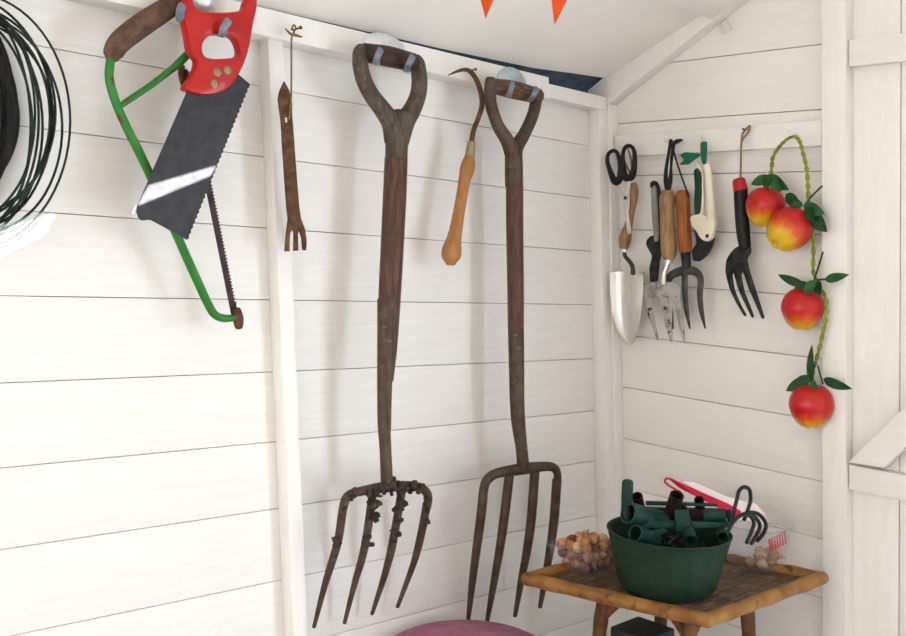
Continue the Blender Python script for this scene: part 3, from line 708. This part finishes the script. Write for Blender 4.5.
bm = B(); ptube(bm, [(740.5, 181), (740.8, 165), (741, 148), (741.5, 141)], 1, PG, [.048, .045, .04, .036], seg=8)
ptube(bm, [(741.5, 142), (742.5, 134), (748, 127), (750, 126.5), (748.5, 132), (743.5, 138), (741.3, 143)], 1, PG, .034, seg=8)
finish('cord', bm, 'string', t)
nail_(PG(747.5, 129.5, .02), NG, 'small brown nail in the gable rail holding the cord of the black hand fork', .0013, .015)

# ================================================================== STRING OF APPLES
t = thing('apple_garland', 'hanging string of four artificial red and yellow apples with green leaves', 'decoration', PG(800, 260, .05))
bm = B()
def twist(px, d):
    ds = d if isinstance(d, (list, tuple)) else [d] * len(px)
    P = crom([(*PG(x, y, q_),) for (x, y), q_ in zip(px, ds)], 7); P = [V(p_) for p_ in P]
    for ph in (0, math.pi):
        tube(bm, [p_ + (DG * math.cos(i * .9 + ph) + NG * math.sin(i * .9 + ph)) * .0022 for i, p_ in enumerate(P)], .0021, ref=NG, seg=8, n=3)
twist([(795, 136), (788, 138.5), (780, 146), (773, 157), (771, 172), (766, 192)], [.06, .06, .055, .05, .048, .046])
twist([(795, 136), (799.5, 141), (803, 153), (806.5, 168), (808, 185), (808.6, 203), (812, 226), (813.6, 250), (813.4, 272), (819, 285), (826, 300), (825.4, 320), (822, 337), (817.5, 356), (813, 372), (812, 388)], [.06, .058, .05, .046, .044, .042, .04, .04, .045, .045, .045, .045, .045, .045, .045, .045])
finish('vine', bm, 'raffia', t)
def apple(x, y, rpx, up, d, hr=.96, m='apple_skin'):
    c = PG(x, y, d); r = rpx * mpp(c); bm = B()
    prof = []
    for i in range(25):
        a = math.pi * i / 24                       # from the calyx (bottom) to the stem
        rr = math.sin(a) * (1 + .06 * math.cos(a + math.pi)) ; h = -math.cos(a) * hr
        rr = max(rr, 0)
        if a < .5: h += .20 * (1 - a / .5) ** 2
        if a > 2.6: h -= .26 * ((a - 2.6) / .54) ** 2
        tap = 1 - .10 * max(0, math.cos(a))
        prof.append((h * 1.11, rr * tap if 0 < i < 24 else 0))
    lathe(bm, V((0, 0, 0)), ZB, prof, 32)
    for v in bm.verts:
        if v.co.z < -.6:
            a = math.atan2(v.co.y, v.co.x); v.co.z += .045 * math.cos(5 * a) * min(1, math.hypot(v.co.x, v.co.y) * 2)
    bmesh.ops.recalc_face_normals(bm, faces=bm.faces)
    me = bpy.data.meshes.new('apple')
    for v in bm.verts: v.co *= r
    bm.to_mesh(me); bm.free()
    for p_ in me.polygons: p_.use_smooth = True
    me.materials.append(MATS[m])
    o = bpy.data.objects.new('apple', me); COL.objects.link(o); o.parent = t
    o.location = c - V(t['_org']); o.rotation_mode = 'QUATERNION'; o.rotation_quaternion = ZB.rotation_difference(up.normalized())
    return o
RT = (MW @ V((1, 0, 0))).normalized(); FW = (MW @ V((0, 0, 1))).normalized()
apple(765, 207, 19.3, ZB + RT * .12, .046, .98, 'apple_skin_yellow'); apple(789, 229.5, 22.0, ZB * .70 + RT * .66 + FW * .22, .058, .96, 'apple_skin_yellow')
apple(802.6, 308.8, 20.8, ZB + RT * .02 + FW * .03, .046); apple(811.4, 406, 21.8, ZB - RT * .02, .046)
def leaf(a, b, w, d0, d1, m='leaf', bend=.004, cup=.2):
    A_, B_ = PG(*a, d0), PG(*b, d1); ax = B_ - A_; L_ = ax.length; s_ = ax.normalized().cross(NG).normalized(); n_ = s_.cross(ax.normalized()).normalized()
    W = w * mpp(A_); bm = B(); rows = []
    for i in range(9):
        f = i / 8; ww = W * (math.sin(math.pi * min(1, f ** .8)) ** .8 if 0 < f < 1 else 0.02) ; c = A_ + ax * f + n_ * bend * math.sin(math.pi * f)
        rows.append([bm.verts.new(c + s_ * ww * k_ + n_ * (abs(k_) * ww * cup)) for k_ in (-1, -.5, 0, .5, 1)])
    for R0, R1 in zip(rows, rows[1:]):
        for k_ in range(4): bm.faces.new((R0[k_], R0[k_ + 1], R1[k_ + 1], R1[k_]))
    g = bmesh.ops.extrude_face_region(bm, geom=list(bm.faces))
    for v in [x_ for x_ in g['geom'] if isinstance(x_, bmesh.types.BMVert)]: v.co -= n_ * .0008
    finish('leaf', bm, m, t)
for a in (((772, 177), (751, 184.5), 5.5, .052, .062, 'leaf'), ((771, 175), (781, 192), 6, .055, .072, 'leaf'), ((768, 176), (789, 190), 6.5, .05, .068, 'leaf'), ((771, 174), (764, 188), 5, .052, .07, 'leaf_dark'),
          ((786, 194), (801, 206), 6, .062, .06, 'leaf_dark'), ((803, 205), (788, 203), 5, .06, .065, 'leaf_dark'), ((804, 206), (825, 214), 7, .055, .058, 'leaf'), ((812, 213), (827, 232), 7.5, .05, .055, 'leaf_dark'), ((806, 208), (815, 222), 5, .055, .066, 'leaf_dark'),
          ((806, 286), (778, 274.5), 4.6, .05, .058, 'leaf_dark'), ((808, 283), (794, 289), 4, .055, .07, 'leaf_dark'), ((825, 280), (849, 274.5), 4.6, .045, .055, 'leaf'), ((815, 280), (806, 296), 5.5, .06, .072, 'leaf'), ((818, 281), (820, 296), 5, .055, .068, 'leaf_dark'),
          ((811, 378), (786, 391), 6, .055, .062, 'leaf_dark'), ((812, 377), (793, 384), 5, .05, .055, 'leaf'), ((811, 384), (812, 344.5), 3.8, .048, .055, 'leaf_dark'), ((823, 379), (852, 389), 5.2, .05, .06, 'leaf_dark'), ((812, 380), (818, 390), 4, .06, .07, 'leaf')):
    leaf(*a)
for st in ([(804, 206), (812, 196), (822, 186)], [(814, 281), (818, 268), (823, 252)], [(814, 281), (803, 284)], [(818, 366), (820, 374), (823, 384)], [(814, 366), (809, 378)], [(817, 280), (826, 279)]):
    bm = B(); ptube(bm, st, 1, PG, .052, seg=6); finish('stalk', bm, 'leaf_dark', t)

# ================================================================== ORANGE BUNTING
t = thing('bunting', 'string of small orange pennants hanging under the roof', 'bunting', AT(520, -25, 1.25))
bm = B(); tube(bm, [AT(380, -60, 1.2), AT(485, -24, 1.24), AT(560, -22, 1.27), AT(680, -50, 1.31)], .0012, ref=ZB, seg=6); finish('cord', bm, 'string', t)
for tri, ds in (([(474, -25), (503, -23), (485.6, 18.8)], 1.24), ([(549, -22), (575, -22), (567, 0), (554.5, 25.5)], 1.27)):
    bm = plate([[AT(x, y, ds) for x, y in tri]], (MW @ V((0, 0, 1))), .0012); finish('pennant', bm, 'pennant', t)

# ================================================================== BAMBOO TABLE
ZT = -.600
A_, B_, C_ = PZ(528, 579, ZT), PZ(707, 620.5, ZT), PZ(821.5, 578, ZT)
D_ = A_ + C_ - B_
ctr = (A_ + C_) / 2
t = thing('bamboo_table', 'small square bamboo table standing in the corner', 'table', V((ctr.x, ctr.y, FLOOR)))
def bam(bm, a, b, r, nodes=3, sag=0, ref=ZB, flat=1):
    pts, rad = [], []; n = 4 * nodes
    for i in range(n + 1):
        f = i / n; pts.append(a.lerp(b, f) + ZB * (-sag * math.sin(math.pi * f))); rad.append(r * (1.10 if i % 4 == 2 else 1) * random.uniform(.97, 1.03))
    tube(bm, pts, rad, ref=ref, seg=12, n=3, flat=flat)
for a, b in ((A_, B_), (B_, C_), (C_, D_), (D_, A_)):
    bm = B(); e = (b - a).normalized() * .004; bam(bm, a - e, b + e, .0125, 3, flat=.95); finish('rim', bm, 'bamboo', t)
bm = B()
inn = [p_.lerp(ctr, .03) + ZB * -.003 for p_ in (ctr + (A_ - ctr), B_, C_, D_)]
n_ = 9
for i in range(n_):
    f0, f1 = i / n_, (i + .985) / n_
    a, b, c, d = inn[0].lerp(inn[3], f0), inn[1].lerp(inn[2], f0), inn[1].lerp(inn[2], f1), inn[0].lerp(inn[3], f1)
    box(bm, a + ZB * -.006, b - a, d - a, ZB * .008, .0008)
finish('top', bm, 'tabletop', t)
feet = []
for p_, k in ((A_, .12), (B_, .14), (C_, .14), (D_, .12)):
    top = p_.lerp(ctr, .52) + ZB * -.012; bot = p_.lerp(ctr, .34); bot.z = FLOOR + .006; feet.append((top, bot))
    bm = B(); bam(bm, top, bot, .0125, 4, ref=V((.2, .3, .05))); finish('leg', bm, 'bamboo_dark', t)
for i in range(4):
    (ta, ba), (tb, bb) = feet[i], feet[(i + 1) % 4]
    m0 = ta.lerp(ba, .12); m1 = tb.lerp(bb, .12); mid = (ta + tb) / 2 + ZB * .002
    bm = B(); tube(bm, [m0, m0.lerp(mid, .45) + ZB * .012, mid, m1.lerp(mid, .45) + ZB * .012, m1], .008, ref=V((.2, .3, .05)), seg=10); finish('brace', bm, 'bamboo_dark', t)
    m0 = ta.lerp(ba, .72); m1 = tb.lerp(bb, .72)
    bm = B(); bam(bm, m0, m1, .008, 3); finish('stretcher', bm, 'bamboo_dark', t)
ZTOP = ZT - .003 + .002

# ================================================================== GREEN TUB AND WHAT IS IN IT
c0 = PZ(666, 589, ZTOP); sc_ = mpp(c0)
rb, rt = 48 * sc_, 61.5 * sc_; H = 58.5 * sc_ / .975
tubc = c0
bm = B()
prof = [(0, 0), (0, rb * .90), (.010, rb * .93), (.0105, rb * .98), (.016, rb * 1.02), (H * .35, rb + (rt - rb) * .30), (H * .655, rb + (rt - rb) * .55), (H * .66, rb + (rt - rb) * .61), (H * .97, rt * .985), (H * .985, rt), (H, rt), (H * 1.005, rt * .985), (H * .99, rt * .955), (H * .66, (rb + (rt - rb) * .5) * .965), (.008, rb * .95), (.006, 0)]
lathe(bm, tubc, ZB + RT * .02, prof, 56)
finish('plant_tub', bm, 'bucket_green', tags=('round dark green plastic plant tub full of plastic bits on the bamboo table', 'tub'))
rim = tubc + ZB * H
dz = (MW.transposed() @ rim).z
def IB(x, y, dd=0): return AT(x, y, dz + dd)
def solid(name, label, cat, pts, r, m, flat=1, ref=None, group='green plastic pieces in the tub', hollow=False, smooth=True, seg=14):
    bm = B()
    if hollow:
        ax = (pts[-1] - pts[0]); L_ = ax.length
        lathe(bm, pts[0], ax, [(0, r * .82), (0, r), (L_, r), (L_, r * .82), (0, r * .82)], 22)
    else: tube(bm, pts, r, ref=ref or -FW, flat=flat, seg=seg, smooth=smooth)
    finish(name, bm, m, tags=(label, cat, group))
pw = lambda n_: n_ * sc_
solid('handle_grip', 'rounded green grip standing upright at the left rim of the tub', 'grip', [IB(626.5, 520, .0), IB(627, 500, .0), IB(627.6, 482, 0)], [pw(5.6), pw(5.8), pw(5.6)], 'teal_dark')
def tubeL(pa, pb, da, db, r, m, label): solid('plastic_tube', label, 'tube', [IB(*pa, da), IB(*pb, db)], pw(r), m, hollow=True)
tubeL((662, 522), (628, 513), .02, -.02, 11, 'teal', 'wide teal tube lying across the left side of the tub')
tubeL((655, 540), (635, 533), -.01, -.045, 8.5, 'teal', 'short teal tube just inside the front left rim')
tubeL((681.5, 510), (691, 541), .03, -.055, 6.5, 'teal_dark', 'short dark tube with round open end at the front rim of the tub')
tubeL((704, 516), (726, 515), -.0, -.01, 6.5, 'teal', 'teal tube lying level at the right side of the tub')
tubeL((716, 520), (723, 537), .03, -.04, 6, 'teal_dark', 'dark tube with round open end at the right front rim')
tubeL((672, 510), (677, 495), .01, -.01, 7, 'brown_dark', 'dark brown tube sticking up at the middle of the tub')
tubeL((640, 508), (637, 496), .03, .01, 5.5, 'brown_dark', 'dark brown tube end near the upright green grip')
tubeL((700, 508), (699, 500), .04, .02, 5, 'brown_dark', 'small dark brown tube end at the back of the tub')
def slab(name, label, cat, px, dd, thick, m):
    bm = plate([rounded([IB(x, y, dd) for x, y in px], .25) if False else [IB(x, y, dd) for x, y in px]], FW, thick, .001)
    finish(name, bm, m, tags=(label, cat, 'green plastic pieces in the tub'))
slab('plastic_clip', 'square teal clip in the middle of the tub', 'clip', [(674.5, 510), (688.5, 510), (689.5, 531), (676, 531)], -.03, .006, 'teal')
slab('plastic_bar', 'long green ridged bar lying across the front of the tub', 'bar', [(640, 520.5), (728, 522), (730, 527), (676, 528), (642, 527.5)], -.015, .012, 'teal')
slab('plastic_bar', 'long dark green bar lying across the back of the tub', 'bar', [(646, 501), (716, 503.5), (718, 506), (680, 505.5), (646, 505)], .02, .012, 'teal_dark')
slab('plastic_bar', 'short dark slab filling the middle of the tub', 'bar', [(640, 507), (722, 509), (726, 521), (642, 520)], .035, .02, 'brown_dark')
slab('plastic_clip', 'flat teal tag pointing down at the left front of the tub', 'clip', [(644, 532), (664, 528), (668, 531), (650, 540)], -.035, .004, 'teal_dark')
slab('plastic_clip', 'small upright dark clip at the right of the level teal tube', 'clip', [(725, 511), (730, 509), (733, 521), (728, 522)], -.005, .008, 'teal_dark')
# filler bits, coloured dark for the shaded voids between the pieces
bm = B()
for i_ in range(190):
    a_ = random.uniform(0, 2 * math.pi); q_ = math.sqrt(random.random()) * rb * .80; hh = H * random.uniform(.30, .84)
    c_ = tubc + V((math.cos(a_) * q_, math.sin(a_) * q_, hh)); dd_ = V((random.uniform(-1, 1), random.uniform(-1, 1), random.uniform(-.25, .25))).normalized()
    L_ = random.uniform(.006, .016); mi_ = random.choices((0, 1, 2), (4, 3, 3))[0]
    if i_ % 3: tube(bm, [c_ - dd_ * L_, c_ + dd_ * L_], random.uniform(.002, .005), ref=V((.2, .1, 1)), seg=8, n=1, smooth=False, mi=mi_)
    else: box(bm, c_ - dd_ * L_, dd_ * L_ * 2, dd_.cross(ZB).normalized() * .009, ZB * .002, 0, mi_)
o = finish('filler_ties', bm, ['black_plastic', 'brown_dark', 'teal_dark'], tags=('dark filler jumble of small ties standing in for the shaded voids in the tub', 'plant ties')); o['kind'] = 'stuff'
# black S hooks hanging on the rim
def shook(pts, label, dd):
    n_ = len(pts); bm = B()
    tube(bm, [IB(x, y, dd + k_ * .012 * (i / n_)) for i, (x, y) in enumerate(pts) for k_ in (1,)], pw(2.0), ref=-FW, seg=10)
    finish('garden_hook', bm, 'hook_black', tags=(label, 'hook', 'black hooks on the rim of the tub'))
shook([(730, 527), (733, 514), (737, 499), (739, 491), (744, 487), (749.5, 490), (750.5, 500), (747.5, 511), (744, 520)], 'black hook with its loop standing up above the tub', -.03)
shook([(728, 531), (734, 521), (742, 515), (750, 516), (754, 523), (751, 533), (746.5, 543)], 'black hook drooping nearest the tub', -.055)
shook([(729, 527), (738, 517), (748, 514), (756, 518), (760, 526), (756, 536), (751, 544)], 'black hook drooping between two other hooks', -.04)
shook([(732, 521), (742, 514.5), (753, 512.5), (761, 516), (766, 525), (763, 534), (757, 541)], 'black hook drooping farthest right of the tub', -.025)

# ================================================================== PUNNET OF BULBS
def tray(bm, base, u, v, h, flare, th=.0012):
    """open tapered tray: base corner quad from centre with half vectors u, v"""
    def ringp(z, k): return [base + ZB * z + u * a * k + v * b * k for a, b in ((-1, -1), (-.86, -1.0), (.86, -1), (1, -.86), (1, .86), (.86, 1), (-.86, 1), (-1, .86))][1:] + [base + ZB * z + u * -1 * k + v * -.86 * k]
    rings = [[bm.verts.new(p_) for p_ in ringp(z, k)] for z, k in ((0, .80), (.003, .84), (h * .5, .92), (h, 1.0), (h, 1.05), (h - .003, 1.05))]
    n_ = len(rings[0])
    for R0, R1 in zip(rings, rings[1:]):
        for k in range(n_): bm.faces.new((R0[k], R0[(k + 1) % n_], R1[(k + 1) % n_], R1[k]))
    bm.faces.new(rings[0])
bc = PZ(586, 566, ZTOP); u_ = (D_ - A_).normalized(); v_ = (B_ - A_).normalized()
hb = .047; U_, W_ = u_ * .054, v_ * .046
pc = PZ(586, 566.5, ZTOP)
t = thing('punnet', 'clear plastic punnet heaped with small brown bulbs at the left of the table', 'punnet', pc)
bm = B(); tray(bm, pc + ZB * .0005, U_, W_, hb, 1.2); finish('tray', bm, 'clear_plastic', t)
def bulb_mesh(m, nm):
    bm = B(); lathe(bm, V((0, 0, 0)), ZB, [(-.80, 0), (-.78, .25), (-.6, .66), (-.25, .95), (.1, 1), (.45, .8), (.8, .38), (1.1, .17), (1.4, .08), (1.42, 0)], 14)
    for v in bm.verts: v.co *= .0105
    bmesh.ops.recalc_face_normals(bm, faces=bm.faces)
    me = bpy.data.meshes.new('bulb'); bm.to_mesh(me); bm.free(); me.materials.append(MATS[m])
    for p_ in me.polygons: p_.use_smooth = True
    return me
BM_ = [bulb_mesh('bulb_skin', 'a'), bulb_mesh('bulb_skin_dark', 'b'), bulb_mesh('bulb_pale', 'c')]
nb = 0
for layer, (z, nx_, ny_, kk) in enumerate(((.011, 4, 3, .68), (.028, 4, 4, .74), (.044, 4, 4, .80), (.054, 3, 3, .55))):
    for i in range(nx_):
        for j in range(ny_):
            fx = ((i + .5) / nx_ * 2 - 1) * kk; fy = ((j + .5) / ny_ * 2 - 1) * kk
            P = pc + U_ * fx + W_ * fy + ZB * z + V((random.uniform(-1, 1), random.uniform(-1, 1), random.uniform(-1, 1))) * .0018
            w_ = random.choices((0, 1, 2), (7, 2, 1))[0]
            o = bpy.data.objects.new('bulb', BM_[w_]); COL.objects.link(o); o.location = P
            o.rotation_euler = (random.uniform(0, 6), random.uniform(0, 6), random.uniform(0, 6)); k = random.uniform(.85, 1.15); o.scale = (k, k, k)
            tag(o, ('light brown papery flower bulb heaped in the clear punnet', 'dark reddish flower bulb heaped in the clear punnet', 'pale cream flower bulb heaped in the clear punnet')[w_], 'bulb', ('brown bulbs in the punnet', 'dark bulbs in the punnet', 'pale bulbs in the punnet')[w_])

# ================================================================== CLEAR BOX, CARD AND BAG AT THE RIGHT OF THE TUB
cb = PZ(757, 566, ZTOP)
t = thing('punnet', 'clear plastic punnet with red printed strips behind the hooks at the right of the tub', 'punnet', cb)
bm = B(); tray(bm, cb + ZB * .0005, u_ * .036, v_ * .046, .078, 1.1); finish('tray', bm, 'clear_film', t)
bm = B()
face = cb + u_ * .036 * .98
fr = cb - v_ * -.045 * .97
for i in range(7):
    o_ = cb + u_ * (-.036 + .0085 * i) + v_ * .0432 + ZB * (.042 + .001 * i)
    box(bm, o_, u_ * .004, v_ * .0006, ZB * .026 + u_ * -.006)
finish('print_strip', bm, 'card_red', t)
for i, (fx, fy, z, m_) in enumerate(((-.4, .4, .010, 2), (.1, .55, .010, 2), (.5, .45, .012, 2), (-.1, .1, .012, 0), (.45, -.1, .011, 2), (-.45, -.15, .010, 0), (.1, .35, .026, 2), (.4, .3, .027, 2), (-.3, .3, .026, 2), (-.05, .7, .027, 0), (.6, .7, .026, 2), (.2, 0, .027, 2), (.35, .6, .042, 2))):
    o = bpy.data.objects.new('bulb', BM_[m_]); COL.objects.link(o); o.location = cb + u_ * .034 * fx + v_ * .044 * fy + ZB * z
    o.rotation_euler = (i, 1.3 * i, .7 * i); o.scale = (1.05,) * 3
    tag(o, ('light brown bulb inside the red printed punnet' if m_ == 0 else 'pale cream bulb inside the red printed punnet'), 'bulb', ('brown bulbs in the printed punnet' if m_ == 0 else 'pale bulbs in the printed punnet'))
bm = B(); box(bm, cb + u_ * -.012 + v_ * .030 + ZB * .035, u_ * .014, v_ * .003, ZB * .014, .0005); finish('seed_label', bm, 'seedlabel_green', tags=('small green seed label inside the red printed punnet', 'label'))
k8 = lambda pts: Z(5.53, 640, 465, pts)
dcard = dz + .075
t = thing('folded_card', 'long red and white folded card leaning behind the tub', 'card', AT(700, 500, dcard))
bm = plate([[AT(x, y, dcard + .004) for x, y in k8([(235, 88), (300, 95), (480, 175), (640, 215), (690, 270), (700, 330), (560, 300)])]], FW, .0015); finish('back_face', bm, 'card_pale', t)
bm = plate([[AT(x, y, dcard) for x, y in k8([(150, 70), (200, 85), (340, 150), (490, 215), (560, 255), (545, 288), (510, 280), (360, 200), (215, 125)])]], FW, .0015); finish('red_edge', bm, 'card_red', t)
bm = B(); tube(bm, [AT(x, y, dcard - .006) for x, y in k8([(225, 150), (170, 120), (140, 96), (142, 78), (165, 76), (215, 100), (280, 150)])], pw(1.1), ref=FW, flat=2, seg=8); finish('loop', bm, 'card_red', t)

# ================================================================== STOOL CUSHION AND A DARK BOX UNDER THE TABLE
zc = -.705
fe = PZ(468, 612, zc)
cdir = (V((fe.x, fe.y, 0))).normalized(); cc = V((fe.x, fe.y, zc)) - cdir * .165 + V((0, 0, 0))
t = thing('stool', 'round stool with dusky pink padded seat in front of the right fork', 'stool', V((cc.x, cc.y, FLOOR)))
bm = B()
prof = [(0, 0), (0, .145), (.008, .158), (.025, .163), (.042, .156), (.052, .138), (.057, .09), (.059, 0)]
lathe(bm, V((cc.x, cc.y, zc - .057)), ZB, prof, 48); finish('seat', bm, 'cushion', t, 60)
for k in range(4):
    a = math.pi / 4 + k * math.pi / 2; d = V((math.cos(a), math.sin(a), 0))
    bm = B(); tube(bm, [V((cc.x, cc.y, zc - .062)) + d * .085, V((cc.x, cc.y, FLOOR + .007)) + d * .13], .013, ref=V((.3, .4, 0)), seg=10, n=2); finish('leg', bm, 'bamboo_dark', t)
cx_ = V((ctr.x, ctr.y, FLOOR)); bm = B()  # plain dark block added for the dark area under the table
cx_ = cx_ + V((-.05, .035, 0))
box(bm, cx_ + V((-.038, -.038, 0)), V((.076, 0, 0)), V((0, .076, 0)), V((0, 0, .43)), .006)
box(bm, cx_ + V((-.042, -.042, .43)), V((.084, 0, 0)), V((0, .084, 0)), V((0, 0, .03)), .004)
finish('dark_block', bm, 'block_dark', tags=('tall dark lidded block put in for the dark area under the bamboo table', 'box'))

# ================================================================== CAMERA, LIGHT
cam = bpy.data.cameras.new('camera'); cam.sensor_width = 36; cam.lens = F / 906 * 36; cam.clip_start = .02
co = bpy.data.objects.new('camera', cam); COL.objects.link(co)
X = MW @ V((1, 0, 0)); Y = MW @ V((0, -1, 0)); Zc = MW @ V((0, 0, -1))
co.matrix_world = Matrix((X, Y, Zc)).transposed().to_4x4()
SC.camera = co
def area(name, loc, direction, sx, sy, power, col, upv=ZB):
    l = bpy.data.lights.new(name, 'AREA'); l.shape = 'RECTANGLE'; l.size = sx; l.size_y = sy; l.energy = power; l.color = col
    o = bpy.data.objects.new(name, l); COL.objects.link(o); o.location = loc
    o.rotation_euler = direction.to_track_quat('-Z', 'Y').to_euler(); return o
DY = (G3(D2, 0, 0).y + G3(D3, 0, 0).y) / 2
area('daylight_door', V((1.79, DY, -.38)), V((-1, 0, 0)), abs(D3 - D2), 1.40, 25.5, (.77, .885, 1.0))
area('daylight_window', V((XB + .03, (WY0 + WY1) / 2, (WZ0 + WZ1) / 2)), V((1, 0, 0)), WY1 - WY0, WZ1 - WZ0, 14, (1.0, .965, .91))
sl = bpy.data.lights.new('sun', 'SUN'); sl.energy = 75; sl.angle = math.radians(.12); sl.color = (1, .97, .92)
so = bpy.data.objects.new('sun', sl); COL.objects.link(so); so.rotation_euler = SUN.to_track_quat('-Z', 'Y').to_euler(); so.location = (0, -3, 1)
w = bpy.data.worlds.new('sky'); SC.world = w; w.use_nodes = True
bg = w.node_tree.nodes['Background']; bg.inputs[0].default_value = (.72, .84, 1, 1); bg.inputs[1].default_value = .8
vs = SC.view_settings; vs.view_transform = 'Standard'; vs.look = 'None'; vs.exposure = 0; vs.gamma = 1; vs.use_curve_mapping = False
for o in bpy.data.objects:
    if '_org' in o: del o['_org']
